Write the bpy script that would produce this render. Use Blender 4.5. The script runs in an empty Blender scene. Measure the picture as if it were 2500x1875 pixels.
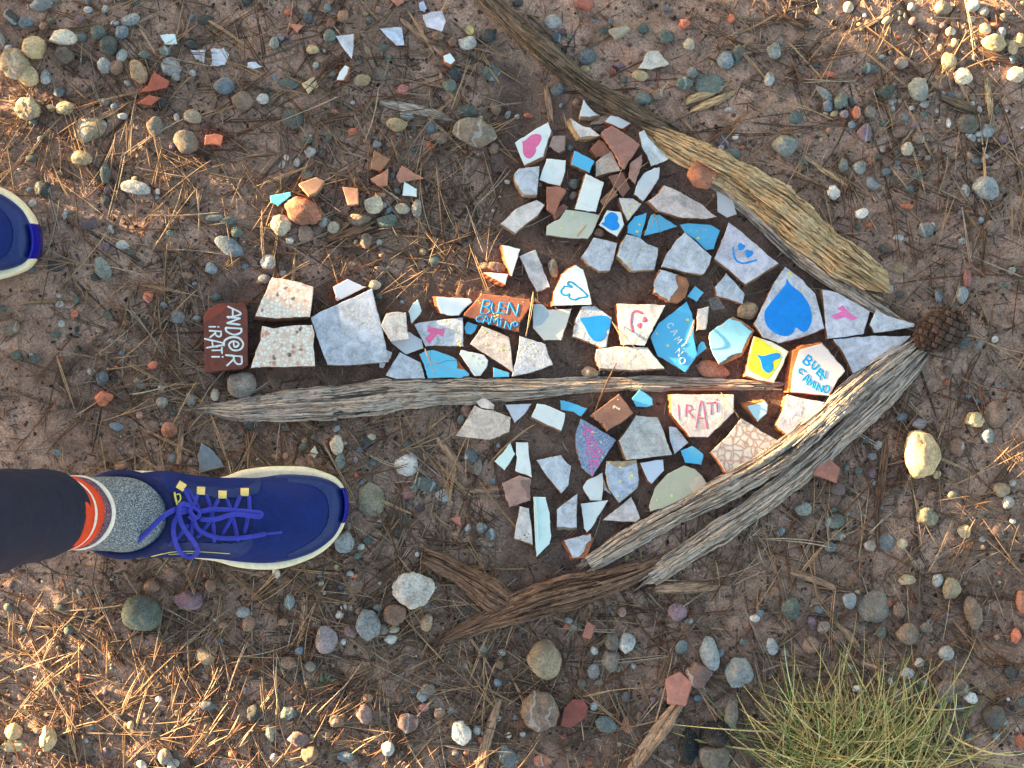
import bpy, bmesh, math, random
import numpy as np
from mathutils import Vector, Matrix

SC = bpy.context.scene
COL = SC.collection
R = math.radians

# ------------------------------------------------------------------ camera
CAM_H = 1.30                 # phone held about 1.3 m above the trail, looking straight down
PXM = 0.00045                # metres on the ground per photo pixel (2500 px wide)
cam_data = bpy.data.cameras.new('camera')
cam = bpy.data.objects.new('camera', cam_data)
COL.objects.link(cam)
cam.location = (0, 0, CAM_H)
cam_data.sensor_width = 36
cam_data.lens = 36 * CAM_H / (2500 * PXM)
cam_data.clip_start = 0.02
cam_data.clip_end = 2000
SC.camera = cam

# ------------------------------------------------------------------ sky, sun, exposure
SUN_EL = R(5.6)
SUN_AZ = math.atan(0.36)     # light travels towards +X and slightly towards -Y
world = bpy.data.worlds.new('World')
SC.world = world
world.use_nodes = True
wn = world.node_tree
sky = wn.nodes.new('ShaderNodeTexSky')
sky.sky_type = 'NISHITA'
sky.sun_disc = False
sky.sun_elevation = SUN_EL
sky.sun_rotation = math.atan2(-math.cos(SUN_AZ), math.sin(SUN_AZ)) % (2 * math.pi)
sky.air_density = 1.0
sky.dust_density = 1.0
sky.ozone_density = 0.8
bg = wn.nodes['Background']
bg.inputs['Strength'].default_value = 0.075
wn.links.new(sky.outputs['Color'], bg.inputs['Color'])

sun_data = bpy.data.lights.new('sun', 'SUN')
sun = bpy.data.objects.new('sun', sun_data)
COL.objects.link(sun)
sun_data.energy = 5.0
sun_data.angle = R(0.55)
sun_data.color = (1.0, 0.73, 0.38)
travel = Vector((math.cos(SUN_AZ), -math.sin(SUN_AZ), -math.tan(SUN_EL)))
sun.rotation_euler = travel.to_track_quat('-Z', 'Y').to_euler()
sun.location = (-6, 3, 4)

vs = SC.view_settings
vs.view_transform = 'Standard'
vs.look = 'None'
vs.gamma = 1.0
vs.exposure = 3.45
vs.use_curve_mapping = False
try:
    SC.cycles.use_denoising = True
    SC.cycles.denoiser = 'OPENIMAGEDENOISE'
    SC.cycles.max_bounces = 6
    SC.cycles.diffuse_bounces = 3
except Exception:
    pass

# ------------------------------------------------------------------ helpers
def W(px, py, z=0.0):
    """photo pixel at height z above the ground plane -> metres"""
    k = PXM * (CAM_H - z) / CAM_H
    return ((px - 1250) * k, (937.5 - py) * k)

def lin(c):
    c = c / 255.0
    return c / 12.92 if c <= 0.04045 else ((c + 0.055) / 1.055) ** 2.4

SHADE = (0.76, 0.93, 1.06)   # tint of open-sky light in the photograph
def P(r, g, b, k=1.0):
    """surface colour seen in open shade in the photograph -> base colour"""
    v = (lin(r) / SHADE[0], lin(g) / SHADE[1], lin(b) / SHADE[2])
    return tuple(min(0.85, max(0.004, x * k * 0.92)) for x in v) + (1.0,)

def vn(x, y, seed=0):
    x = np.asarray(x, dtype=np.float64); y = np.asarray(y, dtype=np.float64)
    xi = np.floor(x).astype(np.int64); yi = np.floor(y).astype(np.int64)
    fx = x - xi; fy = y - yi
    fx = fx * fx * fx * (fx * (fx * 6 - 15) + 10)
    fy = fy * fy * fy * (fy * (fy * 6 - 15) + 10)
    def h(i, j):
        v = (i * 374761393 + j * 668265263 + seed * 144269504) & 0xffffffff
        v = ((v ^ (v >> 13)) * 1274126177) & 0xffffffff
        v = v ^ (v >> 16)
        return (v & 0xffff) / 32767.5 - 1.0
    a = h(xi, yi); b = h(xi + 1, yi); c = h(xi, yi + 1); d = h(xi + 1, yi + 1)
    return (a + (b - a) * fx) * (1 - fy) + (c + (d - c) * fx) * fy

def in_arrow(x, y):
    """1 inside the swept soil of the arrow, 0 outside (soft)"""
    px = np.asarray(x) / PXM + 1250; py = 937.5 - np.asarray(y) / PXM
    head = np.clip(1 - (np.abs(py - 830) - (2250 - px) * 0.66) / 60, 0, 1) * np.clip((px - 1180) / 60, 0, 1) * np.clip((2300 - px) / 60, 0, 1)
    shaft = np.clip(1 - (np.abs(py - 810) - 110) / 40, 0, 1) * np.clip((px - 480) / 60, 0, 1) * np.clip((1300 - px) / 60, 0, 1)
    return np.maximum(head, shaft)

def gz(x, y):
    """height of the soil"""
    x = np.asarray(x, dtype=np.float64); y = np.asarray(y, dtype=np.float64)
    a = 0.0045 * vn(x * 3.1 + 5, y * 3.1, 1) + 0.0028 * vn(x * 9.3, y * 9.3, 2)
    a = a + (0.0016 * vn(x * 27, y * 27, 3) + 0.0009 * vn(x * 70, y * 70, 4)) * (1 - 0.5 * in_arrow(x, y))
    return a

def gzf(x, y):
    return float(gz(x, y))

def link(o, parent=None):
    COL.objects.link(o)
    if parent is not None:
        o.parent = parent
    return o

def mesh(name, verts, faces, mat=None, parent=None, smooth=True, uv=None, attr=None):
    m = bpy.data.meshes.new(name)
    m.from_pydata([tuple(v) for v in verts], [], faces)
    if smooth:
        m.polygons.foreach_set('use_smooth', np.ones(len(m.polygons), dtype=bool))
    if mat is not None:
        m.materials.append(mat)
    if uv is not None:
        l = m.uv_layers.new(name='UVMap')
        idx = np.zeros(len(m.loops), dtype=np.int64); m.loops.foreach_get('vertex_index', idx)
        l.data.foreach_set('uv', np.asarray(uv, dtype=np.float32)[idx].ravel())
    if attr is not None:
        a = m.color_attributes.new('tint', 'FLOAT_COLOR', 'POINT')
        a.data.foreach_set('color', np.asarray(attr, dtype=np.float32).ravel())
    m.update()
    o = bpy.data.objects.new(name, m)
    return link(o, parent)

def empty(name, loc):
    o = bpy.data.objects.new(name, None)
    o.empty_display_size = 0.01
    o.location = loc
    return link(o)

def tag(o, label, cat, group=None):
    o['label'] = label; o['category'] = cat
    if group: o['group'] = group
    return o

def kind(o, k):
    o['kind'] = k
    return o

def catmull(pts, n, closed=False):
    p = np.asarray(pts, dtype=np.float64)
    k = len(p)
    out = []
    segs = k if closed else k - 1
    for i in range(segs):
        if closed:
            a, b, c, d = p[(i - 1) % k], p[i], p[(i + 1) % k], p[(i + 2) % k]
        else:
            a = p[i - 1] if i > 0 else 2 * p[0] - p[1]
            b, c = p[i], p[i + 1]
            d = p[i + 2] if i + 2 < k else 2 * p[-1] - p[-2]
        for j in range(n):
            t = j / n
            out.append(0.5 * ((2 * b) + (c - a) * t + (2 * a - 5 * b + 4 * c - d) * t * t + (3 * b - a - 3 * c + d) * t ** 3))
    if not closed:
        out.append(p[-1])
    return np.array(out)

def poly_area(p):
    p = np.asarray(p); q = np.roll(p, -1, axis=0)
    return 0.5 * float(np.sum(p[:, 0] * q[:, 1] - q[:, 0] * p[:, 1]))

def inset(p, d):
    """move a closed outline inwards by d (any orientation)"""
    p = np.asarray(p, dtype=np.float64)
    e1 = p - np.roll(p, 1, axis=0); e2 = np.roll(p, -1, axis=0) - p
    e1 /= np.maximum(np.linalg.norm(e1, axis=1), 1e-9)[:, None]
    e2 /= np.maximum(np.linalg.norm(e2, axis=1), 1e-9)[:, None]
    t = e1 + e2
    t /= np.maximum(np.linalg.norm(t, axis=1), 1e-9)[:, None]
    n = np.stack([-t[:, 1], t[:, 0]], axis=1)
    if poly_area(p) < 0: n = -n
    return p + n * d

def jag(p, step, amp, rng):
    """break every edge into short uneven steps"""
    p = np.asarray(p, dtype=np.float64); out = []
    k = len(p)
    for i in range(k):
        a, b = p[i], p[(i + 1) % k]
        L = np.linalg.norm(b - a); n = max(2, int(L / step))
        nrm = np.array([-(b - a)[1], (b - a)[0]]) / max(L, 1e-6)
        rough = amp * rng.choice([0.35, 0.7, 1.0, 1.4])
        ph = rng.uniform(0, 99); bow = rng.uniform(-1, 1) * min(2.2, L * 0.015)
        for j in range(n):
            t = j / n
            w = math.sin(math.pi * t)
            d = rough * (1.3 * float(vn(ph + t * L / 16, 0.5, 7)) + 0.9 * float(vn(ph + t * L / 6, 3.5, 8))) * min(1, 3 * w) + bow * w
            cut = 0.9 if j == 0 else 0
            q = a + (b - a) * t + nrm * d
            out.append(q)
    return np.array(out)

def in_poly(px, py, poly):
    c = False
    n = len(poly); j = n - 1
    for i in range(n):
        xi, yi = poly[i]; xj, yj = poly[j]
        if (yi > py) != (yj > py) and px < (xj - xi) * (py - yi) / (yj - yi) + xi:
            c = not c
        j = i
    return c

# ------------------------------------------------------------------ materials
class NT:
    def __init__(self, name):
        self.m = bpy.data.materials.new(name); self.m.use_nodes = True
        self.t = self.m.node_tree
        self.b = self.t.nodes['Principled BSDF']
    def n(self, kind, **kw):
        x = self.t.nodes.new('ShaderNode' + kind)
        for k, v in kw.items():
            if k.startswith('_'): setattr(x, k[1:], v)
            else: x.inputs[k.replace('_', ' ')].default_value = v
        return x
    def l(self, a, b): self.t.links.new(a, b)
    def noise(self, scale, detail=4, rough=0.55, vec=None, dist=0.0):
        x = self.n('TexNoise', Scale=scale, Detail=detail, Roughness=rough, Distortion=dist)
        if vec is not None: self.l(vec, x.inputs['Vector'])
        return x.outputs['Fac']
    def ramp(self, fac, stops):
        x = self.t.nodes.new('ShaderNodeValToRGB')
        while len(x.color_ramp.elements) < len(stops): x.color_ramp.elements.new(0.5)
        for e, (p, c) in zip(x.color_ramp.elements, stops):
            e.position = p; e.color = c if len(c) == 4 else tuple(c) + (1,)
        self.l(fac, x.inputs['Fac'])
        return x.outputs['Color']
    def mix(self, fac, a, b, mode='MIX'):
        x = self.t.nodes.new('ShaderNodeMix'); x.data_type = 'RGBA'; x.blend_type = mode
        for s, v in ((x.inputs[0], fac), (x.inputs[6], a), (x.inputs[7], b)):
            if hasattr(v, 'is_linked') or hasattr(v, 'links'): self.l(v, s)
            else: s.default_value = v
        return x.outputs[2]
    def math(self, op, a, b=0.0, c=0.0):
        x = self.t.nodes.new('ShaderNodeMath'); x.operation = op
        for s, v in zip(x.inputs, (a, b, c)):
            if hasattr(v, 'links'): self.l(v, s)
            else: s.default_value = v
        return x.outputs[0]
    def geo(self):
        return self.n('NewGeometry').outputs['Position']
    def obj(self):
        return self.n('TexCoord').outputs['Object']
    def ocol(self):
        return self.n('ObjectInfo').outputs['Color']
    def orand(self):
        return self.n('ObjectInfo').outputs['Random']
    def attr(self, name='tint'):
        x = self.n('Attribute'); x.attribute_name = name
        return x.outputs['Color']
    def mapping(self, vec, scale, loc=None):
        x = self.t.nodes.new('ShaderNodeMapping'); self.l(vec, x.inputs['Vector'])
        x.inputs['Scale'].default_value = scale
        if loc is not None: self.l(loc, x.inputs['Location'])
        return x.outputs['Vector']
    def bump(self, h, strength=0.5, dist=0.001):
        x = self.n('Bump', Strength=strength, Distance=dist); self.l(h, x.inputs['Height'])
        self.l(x.outputs['Normal'], self.b.inputs['Normal'])
        return x
    def out(self, col, rough=0.8, spec=0.4):
        if hasattr(col, 'links'): self.l(col, self.b.inputs['Base Color'])
        else: self.b.inputs['Base Color'].default_value = col
        if hasattr(rough, 'links'): self.l(rough, self.b.inputs['Roughness'])
        else: self.b.inputs['Roughness'].default_value = rough
        self.b.inputs['Specular IOR Level'].default_value = spec
        return self.m

def g(v): return (v, v, v, 1)

# soil
t = NT('soil'); pos = t.geo()
n1 = t.noise(38, 6, 0.65, pos); n2 = t.noise(420, 5, 0.75, pos); n3 = t.noise(1500, 3, 0.7, pos); n4 = t.noise(9, 4, 0.6, pos)
c = t.ramp(n1, [(0.25, P(112, 96, 86)), (0.5, P(164, 143, 131)), (0.75, P(194, 172, 158))])
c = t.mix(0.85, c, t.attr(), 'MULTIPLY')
c = t.mix(1.0, c, t.ramp(n2, [(0.3, g(0.36)), (0.48, g(0.92)), (0.7, g(1.6))]), 'MULTIPLY')
c = t.mix(t.ramp(n4, [(0.5, g(0)), (0.75, g(0.4))]), c, P(168, 136, 120))
v = t.n('TexVoronoi', Scale=520.0); t.l(pos, v.inputs['Vector'])
grain = t.ramp(v.outputs['Distance'], [(0.0, g(1)), (0.5, g(0))])
h = t.math('ADD', t.math('MULTIPLY', n2, 1.5), t.math('ADD', t.math('MULTIPLY', n3, 0.5), t.math('MULTIPLY', grain, 0.35)))
t.bump(h, 0.9, 0.0016)
M_SOIL = t.out(c, 0.95, 0.15)

def stone_mat(name, use_attr=False):
    t = NT(name); ob = t.geo()
    base = t.attr() if use_attr else t.ocol()
    n1 = t.noise(70, 5, 0.6, ob); n2 = t.noise(420, 4, 0.7, ob); n3 = t.noise(1300, 2, 0.6, ob)
    c = t.mix(1.0, base, t.ramp(n1, [(0.3, g(0.62)), (0.5, g(1.0)), (0.7, g(1.35))]), 'MULTIPLY')
    c = t.mix(1.0, c, t.ramp(n2, [(0.34, g(0.6)), (0.5, g(1.0)), (0.68, g(1.3))]), 'MULTIPLY')
    c = t.mix(t.ramp(n3, [(0.62, g(0)), (0.7, g(0.45))]), c, g(0.62))
    soil = t.noise(26, 4, 0.6, ob)
    c = t.mix(t.ramp(soil, [(0.56, g(0)), (0.7, g(0.6))]), c, P(112, 94, 84))
    wv = t.n('TexWave', Scale=14.0, Distortion=16.0, Detail=4.0); t.l(ob, wv.inputs['Vector'])
    rnd = t.orand() if not use_attr else None
    vein = t.ramp(wv.outputs['Fac'], [(0.93, g(0)), (0.985, g(0.5))])
    if rnd is not None:
        vein = t.mix(1.0, vein, t.ramp(rnd, [(0.72, g(0)), (0.74, g(.7))]), 'MULTIPLY')
        c = t.mix(vein, c, g(0.6))
    t.bump(t.math('ADD', t.math('ADD', n2, t.math('MULTIPLY', n1, 2.0)), t.math('MULTIPLY', n3, 0.5)), 0.8, 0.0012)
    return t.out(c, 0.82, 0.3)
M_STONE = stone_mat('stone')
M_GRAVEL = stone_mat('gravel_stone', True)

def attr_mat(name, rough=0.75, bump=0.0):
    t = NT(name); n = t.noise(300, 3, 0.6, t.geo())
    c = t.mix(1.0, t.attr(), t.ramp(n, [(0.3, g(0.7)), (0.7, g(1.2))]), 'MULTIPLY')
    if bump: t.bump(n, bump, 0.001)
    return t.out(c, rough, 0.3)
M_NEEDLE = attr_mat('dry_needle', 0.65)
M_GRASS = attr_mat('grass_blade', 0.6)
M_CRUMB = attr_mat('soil_crumb', 0.95, 0.6)

def dusty(t, c, amount=0.5, pos=None):
    """blotches of dried mud and grime lying on a tile"""
    pos = pos or t.geo()
    a = t.noise(60, 6, 0.7, pos); b = t.noise(900, 2, 0.6, pos)
    c = t.mix(t.ramp(a, [(0.52, g(0)), (0.75, g(amount))]), c, P(150, 138, 125))
    return t.mix(t.ramp(b, [(0.7, g(0)), (0.76, g(0.35))]), c, P(120, 110, 98))

# plain glaze
t = NT('plain_glaze'); c = dusty(t, t.ocol(), 0.3)
n = t.noise(22, 3, 0.5, t.geo()); t.bump(n, 0.12, 0.004)
M_GLAZE = t.out(c, t.ramp(t.noise(45, 4, 0.6, t.geo()), [(0.35, g(0.12)), (0.7, g(0.35))]), 0.5)
# marbled stoneware glaze
t = NT('marbled_glaze'); pos = t.geo()
rv = t.n('VectorMath', _operation='SCALE'); t.l(t.ocol(), rv.inputs[0])
a = t.noise(58, 8, 0.66, pos, 0.9); b = t.noise(110, 6, 0.66, pos, 2.6); k = t.noise(600, 4, 0.7, pos)
c = t.mix(1.0, t.ocol(), t.ramp(a, [(0.28, g(0.45)), (0.43, g(0.78)), (0.56, g(1.08)), (0.70, g(1.42))]), 'MULTIPLY')
c = t.mix(t.ramp(b, [(0.465, g(0)), (0.5, g(0.6)), (0.535, g(0))]), c, P(226, 236, 240))
c = t.mix(t.ramp(b, [(0.33, g(0.42)), (0.4, g(0))]), c, P(140, 158, 186))
c = t.mix(1.0, c, t.ramp(k, [(0.3, g(0.86)), (0.55, g(1.0))]), 'MULTIPLY')
c = dusty(t, c, 0.4, pos)
t.bump(t.math('ADD', a, t.math('MULTIPLY', b, 0.5)), 0.3, 0.004)
M_MARBLE = t.out(c, 0.42, 0.4)
# speckled blue granite-look glaze
t = NT('speckled_glaze'); pos = t.geo(); a = t.noise(700, 3, 0.7, pos); b = t.noise(1500, 2, 0.6, pos)
c = t.mix(t.ramp(a, [(0.42, g(0)), (0.56, g(0.8))]), P(88, 112, 160), P(150, 176, 208))
c = t.mix(t.ramp(b, [(0.6, g(0)), (0.66, g(0.8))]), c, P(208, 218, 226))
M_SPECK = t.out(c, 0.4, 0.4)
# terrazzo
t = NT('terrazzo'); pos = t.geo()
v = t.n('TexVoronoi', Scale=240.0, Randomness=1.0); t.l(pos, v.inputs['Vector'])
ve = t.n('TexVoronoi', Scale=240.0, Randomness=1.0); ve.feature = 'DISTANCE_TO_EDGE'; t.l(pos, ve.inputs['Vector'])
sep = t.n('SeparateColor'); t.l(v.outputs['Color'], sep.inputs[0])
chip = t.ramp(sep.outputs[0], [(0.0, P(70, 76, 80)), (0.035, P(92, 96, 98)), (0.06, P(196, 150, 132)), (0.2, P(208, 196, 186)), (0.4, P(226, 224, 220)), (0.8, P(240, 242, 242))])
for e in t.t.nodes:
    pass
mort = t.mix(t.noise(300, 4, 0.6, pos), P(190, 168, 156), P(226, 216, 208))
c = t.mix(t.ramp(ve.outputs['Distance'], [(0.05, g(1)), (0.16, g(0))]), chip, mort)
c = t.mix(t.ramp(t.noise(260, 4, 0.6, pos), [(0.45, g(0.0)), (0.7, g(0.4))]), c, P(226, 220, 214))
t.bump(ve.outputs['Distance'], 0.3, 0.001)
M_TERRAZZO = t.out(c, 0.55, 0.35)
# agate look
t = NT('agate_glaze'); pos = t.geo()
dn = t.n('TexNoise', Scale=60.0, Detail=3.0); t.l(pos, dn.inputs['Vector'])
dv = t.n('VectorMath', _operation='MULTIPLY_ADD'); t.l(dn.outputs['Color'], dv.inputs[0]); dv.inputs[1].default_value = (0.012, 0.012, 0.012); t.l(pos, dv.inputs[2])
ve = t.n('TexVoronoi', Scale=125.0); ve.feature = 'DISTANCE_TO_EDGE'; t.l(dv.outputs[0], ve.inputs['Vector'])
c = t.ramp(ve.outputs['Distance'], [(0.0, P(158, 132, 120)), (0.06, P(196, 180, 168)), (0.25, P(222, 220, 214)), (0.6, P(200, 202, 200))])
c = t.mix(t.ramp(t.noise(24, 4, 0.6, pos), [(0.5, g(0)), (0.75, g(0.5))]), c, P(178, 140, 118))
M_AGATE = t.out(c, 0.45, 0.4)

def rough_mat(name, bumpiness, contrast, scale, spec=0.25, soil=0.35):
    t = NT(name); pos = t.geo()
    a = t.noise(scale, 5, 0.65, pos); b = t.noise(scale * 9, 4, 0.7, pos)
    c = t.mix(1.0, t.ocol(), t.ramp(a, [(0.3, g(1 - contrast)), (0.5, g(1)), (0.7, g(1 + contrast))]), 'MULTIPLY')
    c = t.mix(1.0, c, t.ramp(b, [(0.3, g(1 - contrast)), (0.5, g(1)), (0.7, g(1 + contrast * 0.8))]), 'MULTIPLY')
    c = t.mix(t.ramp(t.noise(50, 5, 0.65, pos), [(0.5, g(0)), (0.72, g(soil))]), c, P(110, 92, 82))
    t.bump(t.math('ADD', a, b), bumpiness, 0.0012)
    return t.out(c, 0.9, spec)
M_CLAY = rough_mat('fired_clay', 0.6, 0.3, 90, soil=0.5)
M_BRICK = rough_mat('brick', 0.5, 0.22, 110)
M_BARK = rough_mat('bark', 1.0, 0.45, 60)
M_CHAR = rough_mat('charcoal', 0.8, 0.4, 120, 0.5, 0.1)
M_CONE = rough_mat('cone_scale', 0.6, 0.35, 260, 0.3, 0.25)

t = NT('marker_paint'); n = t.noise(500, 3, 0.6, t.geo()); n5 = t.noise(90, 3, 0.6, t.geo())
c = t.mix(1.0, t.ocol(), t.ramp(n, [(0.3, g(0.88)), (0.7, g(1.08))]), 'MULTIPLY')
c = t.mix(1.0, c, t.ramp(n5, [(0.3, g(0.9)), (0.7, g(1.06))]), 'MULTIPLY')
t.bump(n, 0.25, 0.0005)
M_PAINT = t.out(c, 0.55, 0.4)

def wood_mat(name, lo, mid, hi, accent, acc=0.5, crack=0.55, k=1.7):
    lo, mid, hi, accent = (tuple(v * min(k, .72 / max(c_[:3])) for v in c_[:3]) + (1,) for c_ in (lo, mid, hi, accent))
    t = NT(name); uv = t.n('UVMap').outputs['UV']
    s1 = t.noise(1.0, 5, 0.65, t.mapping(uv, (13, 210, 1)), 0.6)      # broad streaks
    s2 = t.noise(1.0, 5, 0.65, t.mapping(uv, (45, 900, 1)), 0.2)      # fine fibres
    s3 = t.noise(1.0, 5, 0.6, t.mapping(uv, (16, 42, 1)), 1.2)        # blotches
    s4 = t.noise(1.0, 3, 0.6, t.mapping(uv, (9, 330, 1)), 1.0)        # drying cracks
    s5 = t.noise(1.0, 3, 0.6, t.mapping(uv, (60, 260, 1)), 2.0)       # torn flakes
    c = t.ramp(s1, [(0.3, lo), (0.5, mid), (0.7, hi)])
    c = t.mix(t.ramp(s3, [(0.45, g(0)), (0.62, g(acc))]), c, accent)
    c = t.mix(1.0, c, t.ramp(s2, [(0.3, g(0.55)), (0.52, g(1.0)), (0.7, g(1.3))]), 'MULTIPLY')
    c = t.mix(1.0, c, t.ramp(s5, [(0.36, g(0.5)), (0.43, g(1.0)), (0.6, g(1.05)), (0.68, g(1.25))]), 'MULTIPLY')
    c = t.mix(t.ramp(s4, [(0.34, g(crack)), (0.42, g(0))]), c, P(36, 30, 26))
    hole = t.noise(1.0, 2, 0.5, t.mapping(uv, (80, 210, 1)))
    c = t.mix(t.ramp(hole, [(0.24, g(0.9)), (0.29, g(0))]), c, P(30, 25, 22))
    h = t.math('ADD', s1, t.math('ADD', t.math('MULTIPLY', s2, 0.6), t.math('MULTIPLY', t.ramp(s4, [(0.34, g(0)), (0.44, g(1))]), 0.8)))
    h = t.math('ADD', h, t.math('MULTIPLY', t.ramp(s5, [(0.38, g(0)), (0.44, g(1))]), 0.5))
    t.bump(h, 0.9, 0.0022)
    return t.out(c, 0.9, 0.15)
M_WOOD_DARK = wood_mat('weathered_dark_wood', P(50, 44, 38), P(92, 82, 70), P(132, 120, 104), P(78, 78, 72), 0.6, 0.85)
M_WOOD_TAN = wood_mat('rotten_tan_wood', P(116, 102, 82), P(180, 164, 132), P(212, 200, 172), P(188, 162, 118), 0.45, 0.8)
M_WOOD_GREY = wood_mat('weathered_grey_wood', P(84, 82, 80), P(140, 138, 134), P(184, 184, 180), P(160, 142, 120), 0.5, 0.85)
M_WOOD_BROWN = wood_mat('brown_wood', P(56, 46, 40), P(100, 82, 70), P(136, 114, 98), P(88, 74, 68), 0.5, 0.85)
M_STICK = wood_mat('dry_stick', P(80, 68, 58), P(136, 118, 102), P(176, 158, 140), P(120, 98, 80), 0.5, 0.7)
# ================================================================== GROUND
def axis(half, step, far):
    a = list(np.arange(-half, half + step * 0.5, step))
    d, x = step, half
    right = []
    while x < far:
        d *= 1.22; x += d; right.append(x)
    return np.array([-v for v in reversed(right)] + a + right)

gx = axis(0.66, 0.0030, 160.0); gy = axis(0.50, 0.0030, 160.0)
GX, GY = np.meshgrid(gx, gy)
near = np.clip(1.6 - np.maximum(np.abs(GX), np.abs(GY)), 0, 1)
GZ = gz(GX, GY) + near * (0.0007 * vn(GX * 170, GY * 170, 5) + 0.0005 * np.abs(vn(GX * 330, GY * 330, 6))) \
    + near * 0.0022 * np.clip(vn(GX * 45 + 9, GY * 45, 11) - 0.25, 0, 1) * (1 - in_arrow(GX, GY))
# colour of the soil: swept and darker inside the arrow, paler trodden patches, a dark heel print
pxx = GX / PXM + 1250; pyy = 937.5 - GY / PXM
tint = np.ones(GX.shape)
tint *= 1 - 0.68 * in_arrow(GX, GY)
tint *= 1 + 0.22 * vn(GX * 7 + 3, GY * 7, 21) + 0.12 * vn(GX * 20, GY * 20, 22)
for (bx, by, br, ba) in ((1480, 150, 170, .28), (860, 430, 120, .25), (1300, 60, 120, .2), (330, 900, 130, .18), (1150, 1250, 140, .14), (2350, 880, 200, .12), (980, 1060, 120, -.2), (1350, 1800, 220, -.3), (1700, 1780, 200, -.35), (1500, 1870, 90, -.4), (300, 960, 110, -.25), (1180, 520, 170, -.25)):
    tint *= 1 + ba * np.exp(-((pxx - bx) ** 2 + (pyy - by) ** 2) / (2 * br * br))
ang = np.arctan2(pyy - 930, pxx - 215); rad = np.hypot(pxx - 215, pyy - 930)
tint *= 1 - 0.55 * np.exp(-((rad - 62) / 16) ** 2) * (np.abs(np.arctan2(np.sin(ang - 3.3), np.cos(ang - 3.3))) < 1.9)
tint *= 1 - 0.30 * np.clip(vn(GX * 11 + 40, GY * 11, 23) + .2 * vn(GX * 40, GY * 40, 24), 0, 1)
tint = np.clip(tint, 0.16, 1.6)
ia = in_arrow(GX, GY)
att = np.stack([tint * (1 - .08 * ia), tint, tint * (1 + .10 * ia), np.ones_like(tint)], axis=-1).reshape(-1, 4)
ny, nx = GX.shape
I = np.arange(ny * nx).reshape(ny, nx)
quads = np.stack([I[:-1, :-1], I[:-1, 1:], I[1:, 1:], I[1:, :-1]], axis=-1).reshape(-1, 4)
gm = bpy.data.meshes.new('ground')
gm.vertices.add(ny * nx)
gm.vertices.foreach_set('co', np.stack([GX, GY, GZ], axis=-1).astype(np.float32).ravel())
gm.loops.add(quads.size); gm.loops.foreach_set('vertex_index', quads.ravel().astype(np.int32))
gm.polygons.add(len(quads)); gm.polygons.foreach_set('loop_start', np.arange(0, quads.size, 4, dtype=np.int32))
gm.polygons.foreach_set('use_smooth', np.ones(len(quads), dtype=bool))
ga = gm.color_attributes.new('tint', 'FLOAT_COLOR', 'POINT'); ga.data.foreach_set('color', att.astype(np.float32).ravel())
gm.materials.append(M_SOIL); gm.update(calc_edges=True); gm.validate()
ground = kind(link(bpy.data.objects.new('ground', gm)), 'structure')

# ================================================================== PINES beside the trail (their trunks shade most of it)
def tube_rings(rings, cap=True):
    """rings: list of (n,3) arrays -> verts, faces"""
    n = len(rings[0]); V = [tuple(p) for r in rings for p in r]; F = []
    for i in range(len(rings) - 1):
        for j in range(n):
            F.append((i * n + j, i * n + (j + 1) % n, (i + 1) * n + (j + 1) % n, (i + 1) * n + j))
    if cap:
        F.append(tuple(reversed(range(n)))); F.append(tuple((len(rings) - 1) * n + j for j in range(n)))
    return V, F

def pine_tree(x, y, r, seed, lean, label):
    rng = np.random.default_rng(seed)
    root = tag(empty('pine_tree', (x, y, gzf(x, y))), label, 'tree', 'pine trees beside the trail')
    rings = []
    zs = np.concatenate([np.linspace(-0.1, 2.4, 60), np.linspace(2.6, 8.5, 18)])
    for z in zs:
        th = np.linspace(0, 2 * math.pi, 40, endpoint=False)
        rr = r * (1 - 0.075 * max(z, 0)) * (1 + 0.25 * math.exp(-max(z, 0) * 7))
        rr = rr * (1 + 0.07 * vn(th * 3.2, z * 2 + seed, seed) + 0.05 * vn(th * 8, z * 9, seed + 1))
        rings.append(np.stack([lean[0] * z + rr * np.cos(th), lean[1] * z + rr * np.sin(th), np.full_like(th, z)], axis=1))
    V, F = tube_rings(rings)
    o = mesh('trunk', V, F, M_BARK, root); o.color = P(92, 76, 64)
    V, F, att = [], [], []
    LV, LF = [], []
    for k in range(16):
        z = rng.uniform(3.6, 8.2); a = k * 2.4 + rng.uniform(-.4, .4); L = rng.uniform(0.9, 1.8) * (1.15 - z / 12)
        d = np.array([math.cos(a), math.sin(a), rng.uniform(-.05, .45)])
        p0 = np.array([lean[0] * z, lean[1] * z, z])
        rings = []
        for s in np.linspace(0, 1, 6):
            c = p0 + d * L * s + np.array([0, 0, 0.15 * s * s])
            th = np.linspace(0, 2 * math.pi, 7, endpoint=False); q = 0.035 * (1 - .8 * s)
            side = np.array([-math.sin(a), math.cos(a), 0])
            rings.append(c + q * (np.cos(th)[:, None] * side + np.sin(th)[:, None] * np.array([0, 0, 1])))
        v, f = tube_rings(rings); b = len(LV); LV += v; LF += [tuple(i + b for i in q) for q in f]
        for s in np.linspace(0.35, 1.05, 9):
            c = p0 + d * L * s + rng.normal(0, .1, 3)
            for q in range(26):
                u = rng.normal(0, 1, 3); u /= np.linalg.norm(u); w = np.cross(u, rng.normal(0, 1, 3)); w /= np.linalg.norm(w)
                l = rng.uniform(.09, .16); b = len(V)
                V += [tuple(c), tuple(c + u * l + w * .006), tuple(c + u * l - w * .006)]; F.append((b, b + 1, b + 2))
                t_ = rng.uniform(.7, 1.2); att += [(0.05 * t_, 0.085 * t_, 0.035 * t_, 1)] * 3
    o = mesh('limbs', LV, LF, M_BARK, root); o.color = P(92, 76, 64)
    mesh('crown', V, F, M_GRASS, root, smooth=False, attr=att)

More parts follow.
